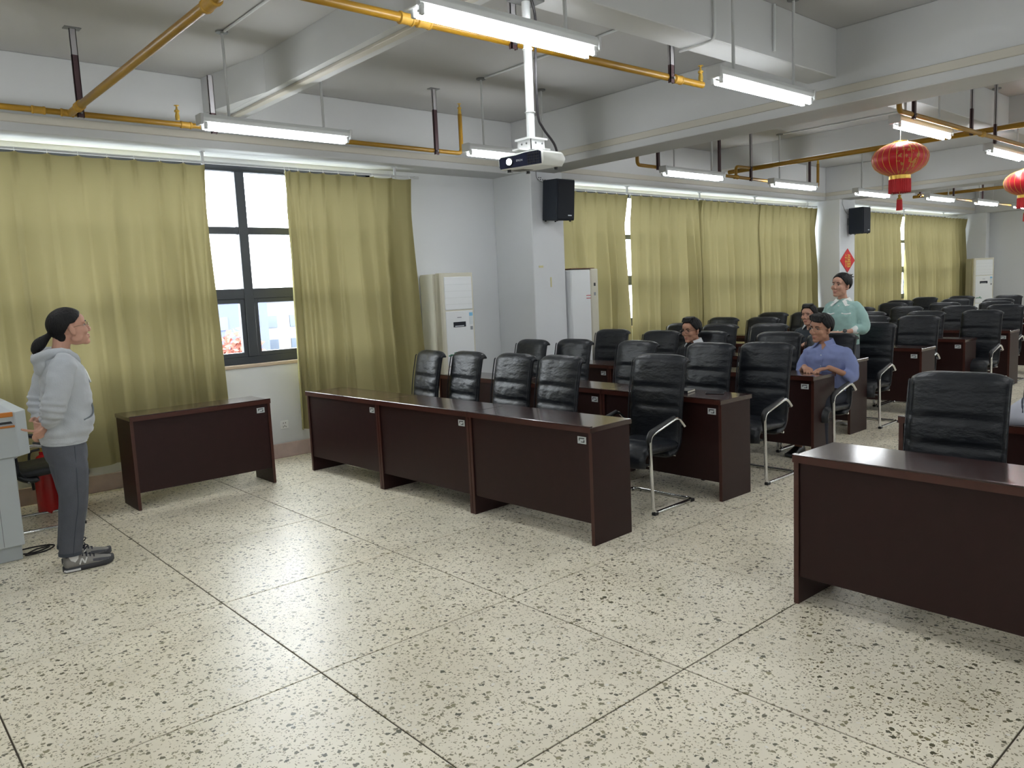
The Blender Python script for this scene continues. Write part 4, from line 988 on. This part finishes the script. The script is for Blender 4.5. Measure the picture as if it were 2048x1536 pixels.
def hair_cap(root, Hm, line, rad=(0.112, 0.089, 0.103), cen=(-0.014, 0, 0.030), bumps=0.003, extra=None, name='hair', seed=1.0, part=0.0, thick=0.13, voxel=0.006):
    """line: list of (azimuth deg from the face, lower elevation deg), symmetric"""
    def low(az):
        az = abs(((az+180) % 360)-180)
        for (a0, e0), (a1, e1) in zip(line, line[1:]):
            if az <= a1: return e0+(e1-e0)*(az-a0)/(a1-a0)
        return line[-1][1]
    nph, nt = 56, 16; C = V3(cen); R = []
    def pt(az, el, k):
        a, e = math.radians(az), math.radians(el)
        d = V3((math.cos(e)*math.cos(a), math.cos(e)*math.sin(a), math.sin(e)))
        q = 1/math.sqrt((d.x/rad[0])**2+(d.y/rad[1])**2+(d.z/rad[2])**2)
        nz = bumps*noise.noise(V3((az*0.09, el*0.03, seed)))
        return Hm @ (C+d*(q*k+nz))
    for i in range(nt+1):
        u = 0.02+0.98*i/nt
        R.append([pt(360*j/nph, 90-(90-low(360*j/nph))*u, 1.0 if i < nt else 0.97) for j in range(nph)])
    for i in range(nt, -1, -1):
        u = 0.02+0.98*i/nt
        R.append([pt(360*j/nph, 90-(90-low(360*j/nph))*u, 1.0-thick) for j in range(nph)])
    b = MB().loft(R)
    if extra: extra(b)
    return bake(b, name, 'hair', root, voxel, 4)
def collar(root, m, c, r_in, r_out, z_in, z_out, drop, name='collar', tip=0.06, gap=14, ry=1.0):
    a0 = math.radians(gap); n = 28; b = MB(); top = []; bot = []
    P = lambda r, a, z: V3((c[0]+r*math.cos(a), c[1]+r*ry*math.sin(a), c[2]+z))
    sec = []
    for i in range(n+1):
        a = a0+(2*PI-2*a0)*i/n; f = abs(math.cos(a/2))**6     # 1 at the front
        zi, zo = z_in-0.03*f, z_out-drop*f
        ro = r_out+tip*f*0.35
        a2 = PI+(a-PI)*(PI-math.radians(gap+24))/(PI-a0)
        sec.append([P(r_in, a, zi), P(r_in+0.006, a, zi+0.006), P(ro, a2, zo), P(ro-0.004, a2, zo-0.006)])
    for k in range(len(sec)-1):
        o = len(b.v); b.v += sec[k]+sec[k+1]
        for j in range(4): l = (j+1) % 4; b._f([o+j, o+l, o+4+l, o+4+j])
    return b.build(name, m, root, smooth=True)
def finger(b, pts, r=0.0085): b.tube(bez(pts, 3), [r*1.05]+[r]*(len(bez(pts, 3))-2)+[r*0.8], 8, True)
def hand(b, W, D, U, side, curl=0.7, spread=0.10, sc=1.0):
    """hand grown from wrist W, pointing D, back of hand towards U"""
    D = V3(D).normalized(); U = V3(U); U = (U-D*U.dot(D)).normalized(); S = D.cross(U)*side   # S: thumb side
    P = lambda d, s, u: V3(W)+(D*d+S*s+U*u)*sc
    b.tube([P(-0.01, 0, 0), P(0.03, 0, 0), P(0.065, 0, 0), P(0.088, 0, 0)], [0.024*sc, 0.031*sc, 0.038*sc, 0.034*sc], 12, True, squash=0.42, up=S)
    for k, (s, ln) in enumerate(((0.027, 0.068), (0.009, 0.076), (-0.009, 0.070), (-0.026, 0.055))):
        d0 = 0.085-0.004*abs(k-1); a1 = curl*(0.7+0.12*k); pts = [P(d0-0.02, s, 0)]; pos = [d0, 0.0]; ang = a1*0.5
        pts.append(P(d0, s*1.05, 0))
        for seg in (0.45, 0.32, 0.23):
            pos[0] += ln*seg*math.cos(ang); pos[1] -= ln*seg*math.sin(ang); ang += a1*0.8
            pts.append(P(pos[0], s*(1.05+spread*(pos[0]-d0)*10), pos[1]))
        finger(b, pts, 0.0085*sc)
    finger(b, [P(0.015, 0.022, -0.002), P(0.04, 0.045, -0.010), P(0.066, 0.052, -0.018), P(0.088, 0.047, -0.026)], 0.0098*sc)
def folds(sc_, amp, seed=0.0, st=(1, 1, 1)):
    def f(co):
        q = V3((co.x*st[0], co.y*st[1], co.z*st[2]))*sc_ + V3((seed, seed*2, 0))
        return amp*(1-2*abs(noise.noise(q)))*0.5 + amp*0.4*noise.noise(q*2.3)
    return f
def shoe(root, loc, mu, ms, logo=False, L=0.262):
    h = thing('shoe', None, None, loc); h.parent = root
    if logo: h.scale = (1.05, 1.1, 1.2)
    st = [(-0.095, 0.026, 0.068), (-0.085, 0.034, 0.085), (-0.05, 0.037, 0.090), (-0.01, 0.038, 0.085), (0.03, 0.041, 0.072), (0.075, 0.046, 0.056), (0.12, 0.046, 0.048), (0.15, 0.037, 0.042), (0.166, 0.020, 0.034)]
    R = []
    for x, w, z in st:
        R.append([V3((x, -w, 0.018)), V3((x, -w*1.03, 0.018+0.4*(z-0.018))), V3((x, -w*0.72, z-0.006)), V3((x, 0, z)), V3((x, w*0.72, z-0.006)), V3((x, w*1.03, 0.018+0.4*(z-0.018))), V3((x, w, 0.018))])
    up = MB().loft(R).build('upper', mu, h, smooth=2)
    R = []
    for x, w, z in [(-0.102, 0.02, 0), (-0.095, 0.034, 0), (-0.05, 0.041, 0), (0.0, 0.041, 0), (0.06, 0.048, 0), (0.12, 0.05, 0.002), (0.152, 0.04, 0.008), (0.172, 0.018, 0.015)]:
        R.append([V3((x, -w, z)), V3((x, -w*1.03, z+0.014)), V3((x, -w*0.95, z+0.026)), V3((x, w*0.95, z+0.026)), V3((x, w*1.03, z+0.014)), V3((x, w, z))])
    so = MB().loft(R).build('sole', ms, h, smooth=2)
    if logo:
        MB().tube([(x, -w*1.06, 0.010) for x, w in ((-0.10, 0.022), (-0.095, 0.035), (-0.05, 0.042), (-0.02, 0.042))], 0.006, 6).build('heel_stripe', 'shoe_white', so, smooth=True)
        MB().loft([[V3((x, -w*1.045, za)), V3((x, -w*0.98, zb)), V3((x, -w*0.95, zb)), V3((x, -w*1.0, za))] for x, w, za, zb in ((0.05, 0.044, 0.036, 0.048), (0.09, 0.047, 0.03, 0.046), (0.13, 0.045, 0.028, 0.040), (0.158, 0.031, 0.026, 0.036))]).build('toe_overlay', 'shoe_dark', up)
        MB().loft([[V3((x, -w, z)), V3((x, -w*0.6, z+0.012)), V3((x, w*0.6, z+0.012)), V3((x, w, z))] for x, w, z in ((-0.088, 0.033, 0.078), (-0.06, 0.036, 0.084), (-0.03, 0.036, 0.084))]).build('ankle_pad', 'shoe_dark', up, smooth=True)
        MB().tube([(-0.01, 0, 0.075), (0.005, 0, 0.10), (-0.012, 0, 0.135)], [0.03, 0.03, 0.022], 10, True, squash=0.35, up=(0, 1, 0)).build('tongue', 'shoe_grey', up, smooth=True)
        for k in range(4): MB().tube([(0.0+k*0.02, -0.03, 0.074-k*0.007), (0.008+k*0.02, 0, 0.091-k*0.010), (0.0+k*0.02, 0.03, 0.074-k*0.007)], 0.0042, 6).build('lace', 'lace', up)
        MB().tube(bez([(0.0, -0.005, 0.09), (0.02, -0.022, 0.125), (0.035, -0.02, 0.12), (0.012, 0.0, 0.092), (0.03, 0.018, 0.12), (0.02, 0.02, 0.125), (0.0, 0.004, 0.09)], 5), 0.003, 6).build('lace_bow', 'lace', up)
        for m, th, yo in (('shoe_white', 0.009, -0.0425), ('lace', 0.0048, -0.044)):
            lg = MB()
            for (a, b_), (c, d) in (((-0.022, 0.034), (-0.008, 0.064)), ((-0.008, 0.064), (0.006, 0.036)), ((0.006, 0.036), (0.020, 0.064))):
                lg.tube([(a, yo, b_), (c, yo+0.003, d)], th/2, 6)
            lg.build('letter_n', m, up)
    return h

# --- the lecturer
def lecturer():
    t = thing('person', 'standing woman in grey hoodie and jeans, hands clasped behind her back', 'person', (1.05, 5.47, 0))
    Hm = Matrix.Translation((0.104, 0, 1.505)) @ Matrix.Rotation(math.radians(-10), 4, 'Y') @ Matrix.Scale(1.02, 4)
    b = head_mb(Hm)
    b.tube([(0.055, 0, 1.46), (0.045, 0, 1.40), (0.03, 0, 1.33)], [0.050, 0.050, 0.056], 14, True)
    rings(b, [(0.0, 0, 0.78, 0.10, 0.15), (0.02, 0, 0.95, 0.10, 0.14), (0.03, 0, 1.15, 0.10, 0.15), (0.02, 0, 1.28, 0.085, 0.15), (0.025, 0, 1.34, 0.05, 0.06)])
    for s in (-1, 1):
        dx = 0.0 if s < 0 else 0.03
        b.tube([(0.0+dx, s*0.085, 0.80), (0.0+dx, s*0.09, 0.46), (-0.05+dx, s*0.09, 0.09), (-0.055+dx, s*0.09, 0.06)], [0.085, 0.055, 0.034, 0.034], 12, True)
        b.tube([(0.02, s*0.16, 1.29), (-0.07, s*0.21, 1.06), (-0.095, s*0.10, 0.945)], [0.045, 0.04, 0.026], 10, True)
    # right hand (camera side): palm turned back, index finger pointing away
    b.tube([(-0.093, -0.10, 0.95), (-0.115, -0.095, 0.915), (-0.142, -0.09, 0.885)], [0.024, 0.031, 0.035], 12, True, squash=0.55, up=(0.75, 0, -0.66))
    finger(b, [(-0.135, -0.10, 0.905), (-0.165, -0.105, 0.905), (-0.20, -0.108, 0.913), (-0.235, -0.11, 0.926)], 0.0085)
    finger(b, [(-0.145, -0.095, 0.888), (-0.172, -0.095, 0.878), (-0.176, -0.085, 0.858), (-0.160, -0.075, 0.848)], 0.0088)
    finger(b, [(-0.143, -0.088, 0.875), (-0.165, -0.085, 0.862), (-0.168, -0.072, 0.845), (-0.152, -0.064, 0.838)], 0.0085)
    finger(b, [(-0.138, -0.078, 0.868), (-0.156, -0.074, 0.852), (-0.158, -0.062, 0.838), (-0.146, -0.055, 0.834)], 0.0078)
    finger(b, [(-0.112, -0.112, 0.93), (-0.135, -0.13, 0.915), (-0.158, -0.132, 0.902), (-0.178, -0.128, 0.894)], 0.0098)
    # left hand holding the right wrist
    b.tube([(-0.095, 0.10, 0.945), (-0.115, 0.06, 0.935), (-0.13, 0.02, 0.928)], [0.024, 0.031, 0.034], 12, True, squash=0.55, up=(0, 0.2, 1))
    for k, z in enumerate((0.948, 0.932, 0.916, 0.902)):
        finger(b, [(-0.13, 0.02, z), (-0.150, -0.02, z), (-0.142, -0.06, z-0.004), (-0.118, -0.085, z-0.006)], 0.0082)
    finger(b, [(-0.115, 0.06, 0.95), (-0.14, 0.03, 0.968), (-0.16, 0.0, 0.966), (-0.172, -0.02, 0.958)], 0.0095)
    body = bake(b, 'body', 'skin', t, 0.0048, 3)
    face(body, Hm, smile=0.6, eye=0.4)
    spectacles(t, Hm, 'glasses_gold', 0.016)
    def pony(q):
        q.tube(bez([Hm @ V3((-0.105, 0, -0.005)), (-0.035, 0, 1.452), (-0.07, 0, 1.42), (-0.095, 0, 1.385), (-0.10, 0, 1.355)], 5), [0.014, 0.016, 0.018, 0.02, 0.022, 0.025, 0.028, 0.031, 0.034, 0.036, 0.037, 0.037, 0.036, 0.034, 0.031, 0.028, 0.026, 0.022, 0.018, 0.014, 0.008], 14, True, squash=0.85)
        for s in (-1, 1): q.ell(Hm @ V3((-0.066, s*0.034, -0.040)), (0.026, 0.026, 0.034))
        q.ell(Hm @ V3((-0.075, 0, -0.02)), (0.03, 0.06, 0.05))
    hair_cap(t, Hm, [(0, 31), (25, 27), (48, 15), (68, 0), (86, 0), (100, -16), (122, -38), (150, -48), (180, -50)], extra=pony, seed=2.2, bumps=0.002)
    # hoodie
    h = MB()
    RG = [(0.0, 0, 0.805, 0.122, 0.172), (0.002, 0, 0.83, 0.127, 0.178), (0.015, 0, 0.87, 0.145, 0.19), (0.030, 0, 0.93, 0.148, 0.19), (0.037, 0, 1.02, 0.138, 0.18), (0.04, 0, 1.12, 0.132, 0.18), (0.037, 0, 1.20, 0.126, 0.185), (0.028, 0, 1.27, 0.112, 0.185), (0.02, 0, 1.32, 0.094, 0.16), (0.022, 0, 1.355, 0.074, 0.10), (0.026, 0, 1.375, 0.062, 0.07)]
    rings(h, RG)
    for s in (-1, 1):
        h.tube(bez([(0.018, s*0.15, 1.29), (-0.025, s*0.195, 1.19), (-0.066, s*0.215, 1.07), (-0.082, s*0.18, 1.0), (-0.092, s*0.125, 0.952)], 5), [0.072, 0.073, 0.073, 0.072, 0.071, 0.070, 0.069, 0.068, 0.067, 0.066, 0.066, 0.066, 0.064, 0.063, 0.06, 0.056, 0.055, 0.052, 0.048, 0.042, 0.038], 14, True)
    def hf(co):
        f = folds(9, 0.011, 1.0, (1, 1, 1.4))(co)
        if co.x < -0.02 and co.z < 1.09 and co.z > 0.95: f += 0.006*math.sin(co.z*150+co.x*30)     # bunched sleeve
        if 0.83 < co.z < 0.9: f += 0.004*math.sin(co.z*90+co.y*12)
        return f
    hd = bake(h, 'hoodie', 'hoodie', t, 0.009, 5, hf)
    rb = MB(); rings(rb, [(0.0, 0, 0.797, 0.118, 0.170), (0.0, 0, 0.80, 0.124, 0.176), (0.0, 0, 0.845, 0.126, 0.178), (0.0, 0, 0.85, 0.118, 0.170)]); rb.build('hem_rib', 'hoodie', hd, smooth=True)
    hood = MB()
    lp = bez([(0.125, 0.02, 1.275), (0.095, 0.075, 1.33), (0.02, 0.105, 1.365), (-0.055, 0.085, 1.35), (-0.09, 0.0, 1.325), (-0.055, -0.085, 1.35), (0.02, -0.105, 1.365), (0.095, -0.075, 1.33), (0.125, -0.02, 1.275)], 5)
    nlp = len(lp)
    hood.tube(lp, [0.018+0.020*math.sin(PI*i/(nlp-1))**1.5 for i in range(nlp)], 10, True)
    hood.ell((-0.07, 0, 1.295), (0.045, 0.10, 0.055)); hood.ell((-0.085, 0, 1.265), (0.03, 0.075, 0.04))
    bake(hood, 'hood', 'hoodie', hd, 0.008, 3, folds(14, 0.006, 4))
    for s in (-1, 1):
        MB().tube(bez([(0.118, s*0.028, 1.30), (0.155, s*0.04, 1.24), (0.176, s*0.05, 1.165)], 5), 0.0045, 7, True).build('drawstring', 'cardigan_white', hd, smooth=True)
        MB().tube(bez([(0.10, s*0.075, 1.335), (0.13, s*0.05, 1.28), (0.158, s*0.06, 1.20), (0.168, s*0.064, 1.16)], 5), 0.0035, 6).build('neck_seam', 'hoodie_dark', hd, smooth=True)
        MB().tube(bez([(0.152, s*0.108, 1.045), (0.157, s*0.118, 1.0), (0.140, s*0.142, 0.962), (0.085, s*0.182, 0.945)], 6), 0.0055, 7).build('pocket_edge', 'hoodie_dark', hd, smooth=True)
        MB().tube([(-0.091, s*0.13, 0.957), (-0.095, s*0.105, 0.935)], [0.044, 0.036], 14).build('cuff', 'hoodie', hd, smooth=True)
    # jeans
    j = MB()
    rings(j, [(-0.005, 0, 0.88, 0.105, 0.155), (-0.004, 0, 0.82, 0.114, 0.168), (0.0, 0, 0.76, 0.118, 0.176), (0.004, 0, 0.70, 0.112, 0.174), (0.006, 0, 0.66, 0.095, 0.155)])
    for s in (-1, 1):
        dx = 0.0 if s < 0 else 0.028
        j.tube(bez([(0.004+dx*0.2, s*0.088, 0.72), (0.005+dx*0.5, s*0.09, 0.58), (0.0+dx, s*0.09, 0.44), (-0.028+dx, s*0.09, 0.27), (-0.053+dx, s*0.09, 0.108)], 5), [0.092, 0.094, 0.095, 0.094, 0.092, 0.09, 0.088, 0.085, 0.082, 0.080, 0.077, 0.076, 0.074, 0.072, 0.07, 0.069, 0.068, 0.067, 0.066, 0.065, 0.065], 16)
    jo = bake(j, 'jeans', 'jeans', t, 0.009, 4, folds(11, 0.004, 7, (1, 1, 0.8)))
    MB().tube(bez([(0.02, -0.176, 0.79), (0.015, -0.181, 0.66), (0.01, -0.182, 0.55), (0.003, -0.172, 0.42), (-0.025, -0.16, 0.27), (-0.05, -0.156, 0.115)], 5), 0.0022, 6).build('side_seam', 'jeans_seam', jo, smooth=True)
    for s in (-1, 1):
        dx = 0.0 if s < 0 else 0.028
        MB().tube([(-0.053+dx, s*0.09, 0.125), (-0.054+dx, s*0.09, 0.104)], [0.0665, 0.0672], 18).build('frayed_hem', 'jeans_seam', jo, smooth=True)
        MB().tube([(-0.04+dx, s*0.09, 0.05), (-0.045+dx, s*0.09, 0.13)], [0.041, 0.043], 12, True).build('sock', 'sock', t, smooth=True)
        shoe(t, (0.005+dx*1.1, s*0.09, 0), 'shoe_grey', 'shoe_sole', logo=True)
lecturer()

# --- seated / standing audience
def sit(name, label, loc, rz, top, skin, head, hairline, glasses=None, lean=0.0, arms=None, inner=None, pants='trousers', shoes='shoe_black', smile=0.0, eye=0.5, hair_extra=None, col=None, zs=0.0, jacket=None, bumps=0.006):
    t = thing('person', label, 'person', loc, rz)
    hx, hy, hz, yaw, pitch, roll = head
    Hm = Matrix.Translation((hx, hy, hz)) @ Matrix.Rotation(math.radians(yaw), 4, 'Z') @ Matrix.Rotation(math.radians(pitch), 4, 'Y') @ Matrix.Rotation(math.radians(roll), 4, 'X') @ Matrix.Scale(1.07, 4)
    nb = V3((hx*0.55-0.01, hy*0.6, 0.955+zs))
    b = head_mb(Hm)
    b.tube([Hm @ V3((-0.012, 0, -0.05)), (Hm @ V3((-0.02, 0, -0.11)))*0.5+nb*0.5, nb+V3((0, 0, -0.02))], [0.054, 0.053, 0.06], 14, True)
    T = [(-0.04, 0, 0.44, 0.12, 0.17), (-0.03, 0, 0.56, 0.12, 0.165), (-0.015+lean*0.3, 0, 0.70+zs*0.6, 0.118, 0.175), (lean*0.7, 0, 0.82+zs, 0.115, 0.195), (lean*0.9, 0, 0.885+zs, 0.095, 0.195), (lean, 0, 0.92+zs, 0.075, 0.14), (nb.x, nb.y, 0.95+zs, 0.06, 0.075)]
    rings(b, [(x, y, z, rx*0.86, ry*0.86) for x, y, z, rx, ry in T])
    g = MB(); rings(g, [(x, y, z, rx*1.02, ry*1.02) for x, y, z, rx, ry in T])
    for s in (-1, 1):
        el, wr, cut, hd_ = arms[s]
        sh = V3((lean*0.8, s*0.185, 0.865+zs)); el = V3(el); wr = V3(wr)
        b.tube([sh, el, wr], [0.042, 0.038, 0.026], 10, True)
        hand(b, wr, hd_[0], hd_[1], s*hd_[2], hd_[3])
        cp = el+(wr-el)*cut
        mid = (sh+el)/2+V3((-0.01, s*0.012, 0))
        pp = bez([sh+V3((0, -s*0.02, 0)), mid, el, cp], 4)
        g.tube(pp, [0.060-0.012*k/(len(pp)-1) for k in range(len(pp))], 14, True)
    for s in (-1, 1):
        b.tube([(-0.02, s*0.09, 0.50), (0.34, s*0.11, 0.50), (0.36, s*0.11, 0.12), (0.35, s*0.11, 0.07)], [0.07, 0.052, 0.036, 0.035], 12, True)
    body = bake(b, 'body', skin, t, 0.0055, 3)
    face(body, Hm, smile=smile, eye=eye)
    if glasses: spectacles(t, Hm, glasses, 0.0155)
    hair_cap(t, Hm, hairline, seed=loc[0], bumps=bumps, extra=(lambda q: hair_extra(q, Hm)) if hair_extra else None)
    top_o = bake(g, 'shirt' if not jacket else 'jacket', top, t, 0.010, 4, folds(10, 0.013, loc[1]))
    p = MB(); rings(p, [(-0.05, 0, 0.435, 0.13, 0.18), (-0.05, 0, 0.50, 0.14, 0.185), (-0.03, 0, 0.58, 0.125, 0.172)])
    for s in (-1, 1): p.tube(bez([(-0.02, s*0.09, 0.50), (0.18, s*0.105, 0.515), (0.345, s*0.11, 0.49), (0.37, s*0.11, 0.30), (0.355, s*0.11, 0.10)], 4), [0.092, 0.09, 0.088, 0.086, 0.084, 0.082, 0.08, 0.079, 0.077, 0.074, 0.072, 0.07, 0.068, 0.066, 0.064, 0.063, 0.062], 14)
    bake(p, 'trousers', pants, t, 0.011, 3)
    for s in (-1, 1): shoe(t, (0.375, s*0.11, 0), shoes, 'shoe_sole')
    if inner:
        q = MB(); q.loft([[V3((lean+0.065, -0.035, 0.93+zs)), V3((lean+0.065, 0.035, 0.93+zs)), V3((lean+0.05, 0.035, 0.93+zs)), V3((lean+0.05, -0.035, 0.93+zs))],
                          [V3((lean*0.8+0.126, -0.045, 0.84+zs)), V3((lean*0.8+0.126, 0.045, 0.84+zs)), V3((lean*0.8+0.1, 0.045, 0.84+zs)), V3((lean*0.8+0.1, -0.045, 0.84+zs))],
                          [V3((lean*0.3+0.122, -0.02, 0.66+zs)), V3((lean*0.3+0.122, 0.02, 0.66+zs)), V3((0.08, 0.02, 0.66+zs)), V3((0.08, -0.02, 0.66+zs))]])
        q.build('inner_shirt', inner, t, smooth=True)
    if col:
        collar(t, col, (nb.x, nb.y, 0.955+zs), 0.064, 0.092, 0.040, -0.006, 0.040, gap=20)
        if not inner: MB().loft([[V3((nb.x+0.052, -0.03, 0.965+zs)), V3((nb.x+0.052, 0.03, 0.965+zs)), V3((nb.x+0.04, 0.03, 0.965+zs)), V3((nb.x+0.04, -0.03, 0.965+zs))], [V3((nb.x+0.094, -0.004, 0.905+zs)), V3((nb.x+0.094, 0.004, 0.905+zs)), V3((nb.x+0.06, 0.004, 0.905+zs)), V3((nb.x+0.06, -0.004, 0.905+zs))]]).build('open_neck', skin, t, smooth=True)
    return t, top_o, Hm
desk_arms = lambda z=0.80: {1: ((0.04, 0.235, 0.70), (0.255, 0.13, z), 0.22, ((0.8, -0.55, -0.12), (0, 0, 1), 1, 0.5)), -1: ((0.06, -0.24, 0.71), (0.26, -0.10, z), 0.22, ((0.7, 0.6, -0.1), (0, 0, 1), 1, 0.5))}
MENS = [(0, 35), (30, 32), (46, 12), (60, -7), (74, -20), (84, -18), (92, -4), (104, -20), (140, -40), (180, -46)]
def fringe(q, Hm):
    for k in range(9):
        y = -0.055+0.0135*k
        q.tube([Hm @ V3((0.03, y*0.8, 0.118)), Hm @ V3((0.072, y, 0.108)), Hm @ V3((0.096-abs(y)*0.3, y+0.010, 0.080-0.0016*k))], [0.016, 0.014, 0.009], 8, True)
def crew(q, Hm):
    for k in range(7):
        y = -0.045+0.015*k
        q.tube([Hm @ V3((-0.01, y, 0.125)), Hm @ V3((0.05, y, 0.122)), Hm @ V3((0.085-abs(y)*0.3, y, 0.095))], [0.014, 0.012, 0.008], 8, True)
man2, sh2, H2 = sit('person', 'seated man in a blue shirt and thin glasses at the third row aisle seat', (6.93, 3.43, 0), PI, 'shirt_blue', 'skin_tan',
    (0.075, -0.035, 1.14, -14, 4, -4), MENS, 'glasses_gold', lean=0.03, arms=desk_arms(), col='shirt_blue', hair_extra=fringe, eye=0.3, zs=0.045)
for z in (0.90, 0.80, 0.70): MB().ell((0.03+0.118+0.002*(0.9-z), 0, z), (0.004, 0.006, 0.006), None, 8, 6).build('button', 'label_white', sh2)
MB().tube(bez([(0.105, 0.004, 0.93), (0.152, 0.008, 0.83), (0.142, 0.008, 0.70), (0.12, 0.008, 0.58)], 5), 0.003, 6).build('placket', 'shirt_blue', sh2, smooth=True)
sit('person', 'seated man in a black jacket and white shirt with dark glasses, third row', (7.0, 4.92, 0), PI, 'jacket_black', 'skin_tan', (0.075, -0.025, 1.105, -6, 6, 0), MENS, 'glasses', lean=0.02, arms=desk_arms(), inner='shirt_white', col='shirt_white', hair_extra=crew, jacket=True, zs=0.02, eye=0.35)
sit('person', 'smiling man in a dark jacket mostly hidden behind the woman in mint', (9.52, 4.93, 0), PI, 'jacket_dark', 'skin', (0.09, 0.0, 1.13, 0, 2, 0), MENS, None, lean=0.02, arms=desk_arms(), col='shirt_white', hair_extra=crew, jacket=True, smile=0.6, eye=0.35, zs=0.035)

def mint_woman():
    t = thing('person', 'standing woman in a mint cardigan with white collar and black watch', 'person', (8.31, 3.95, 0), PI)
    Hm = Matrix.Translation((0.055, 0.0, 1.508)) @ Matrix.Rotation(math.radians(-12), 4, 'Z') @ Matrix.Rotation(math.radians(-2), 4, 'Y') @ Matrix.Rotation(math.radians(-5), 4, 'X') @ Matrix.Scale(1.07, 4)
    b = head_mb(Hm)
    b.tube([Hm @ V3((-0.01, 0, -0.05)), (0.03, 0, 1.40), (0.01, 0, 1.33)], [0.047, 0.046, 0.055], 14, True)
    T = [(0.0, 0, 0.86, 0.11, 0.165), (0.005, 0, 0.95, 0.11, 0.165), (0.012, 0, 1.05, 0.112, 0.165), (0.018, 0, 1.17, 0.12, 0.168), (0.012, 0, 1.26, 0.105, 0.172), (0.005, 0, 1.31, 0.085, 0.14), (0.008, 0, 1.345, 0.062, 0.08), (0.01, 0, 1.36, 0.055, 0.06)]
    rings(b, [(x, y, z, rx*0.85, ry*0.85) for x, y, z, rx, ry in T])
    g = MB(); rings(g, T)
    for s in (-1, 1):
        sh = V3((0.005, s*0.155, 1.275)); el = V3((0.0, s*0.222, 1.045)); wr = V3((0.185, s*0.075, 1.0))
        b.tube([sh, el, wr], [0.04, 0.037, 0.025], 10, True); hand(b, wr, (0.55, -s*0.8, 0.02), (0.5, 0, 0.8), s, 0.9)
        pp = bez([sh+V3((0, -s*0.02, 0)), (sh+el)/2+V3((-0.015, s*0.01, 0)), el, el+(wr-el)*0.32], 4)
        g.tube(pp, [0.06, 0.06, 0.06, 0.06, 0.059, 0.058, 0.058, 0.059, 0.060, 0.060, 0.057, 0.052, 0.045], 14, True)
        b.tube([(0, s*0.085, 0.88), (0.01, s*0.09, 0.47), (-0.02, s*0.09, 0.07)], [0.08, 0.055, 0.036], 12, True)
    body = bake(b, 'body', 'skin', t, 0.0055, 3); face(body, Hm, smile=0.8, eye=0.35)
    ws = []
    def bun(q):
        q.ell(Hm @ V3((-0.098, 0.0, 0.07)), (0.034, 0.034, 0.032))
        for k in range(6):
            a = k*1.05; q.tube([Hm @ V3((-0.10, 0, 0.075)), Hm @ V3((-0.125, 0.02*math.cos(a), 0.085+0.02*math.sin(a))), Hm @ V3((-0.148, 0.034*math.cos(a), 0.088+0.03*math.sin(a)))], [0.012, 0.009, 0.004], 7, True)
    hair_cap(t, Hm, [(0, 33), (25, 28), (44, 10), (60, -10), (76, -24), (86, -18), (94, -8), (106, -28), (150, -44), (180, -47)], extra=bun, seed=6.1, bumps=0.002, rad=(0.112, 0.088, 0.100))
    co = bake(g, 'cardigan', 'cardigan', t, 0.009, 4, folds(10, 0.011, 2))
    collar(co, 'cardigan_white', (0.012, 0, 1.352), 0.056, 0.098, 0.02, -0.030, 0.035, tip=0.08, gap=10, ry=1.1)
    for z in (1.29, 1.20, 1.11, 1.02): MB().ell((0.126 if z < 1.25 else 0.112, 0, z), (0.005, 0.008, 0.008), None, 10, 6).build('button', 'cardigan_white', co)
    for s in (-1, 1):
        MB().tube(bez([(0.128, s*0.045, 1.208), (0.122, s*0.085, 1.20), (0.104, s*0.125, 1.206)], 4), 0.0075, 7, True).build('pocket_trim', 'cardigan_white', co, smooth=True)
        e0 = V3((0.0, s*0.222, 1.045)); w0 = V3((0.185, s*0.075, 1.0)); a0 = e0+(w0-e0)*0.34; a1 = e0+(w0-e0)*0.42
        MB().tube([a0, a1], [0.047, 0.042], 14, True).build('cuff', 'cardigan_white', co, smooth=True)
    wt = thing('wristwatch', None, None); wt.parent = t
    e0 = V3((0.0, 0.222, 1.045)); w0 = V3((0.185, 0.075, 1.0)); d = (w0-e0).normalized(); c = e0+(w0-e0)*0.90
    MB().tube([c-d*0.011, c+d*0.011], 0.031, 14).build('strap', 'lamp_white', wt, smooth=True)
    u = (V3((0.62, 0.3, 0.55)) - d*V3((0.62, 0.3, 0.55)).dot(d)).normalized()
    MB().tube([c+u*0.026, c+u*0.038], 0.021, 18).build('dial', 'black_plastic', wt, smooth=True)
    p = MB(); rings(p, [(0, 0, 0.93, 0.10, 0.155), (0, 0, 0.85, 0.115, 0.172), (0, 0, 0.78, 0.115, 0.172), (0, 0, 0.74, 0.095, 0.15)])
    for s in (-1, 1): p.tube([(0, s*0.088, 0.80), (0.01, s*0.09, 0.47), (-0.015, s*0.09, 0.10)], [0.09, 0.078, 0.07], 16)
    bake(p, 'trousers', 'jeans', t, 0.011, 3)
    for s in (-1, 1): shoe(t, (0.02, s*0.09, 0), 'shoe_beige', 'shoe_white')
mint_woman()
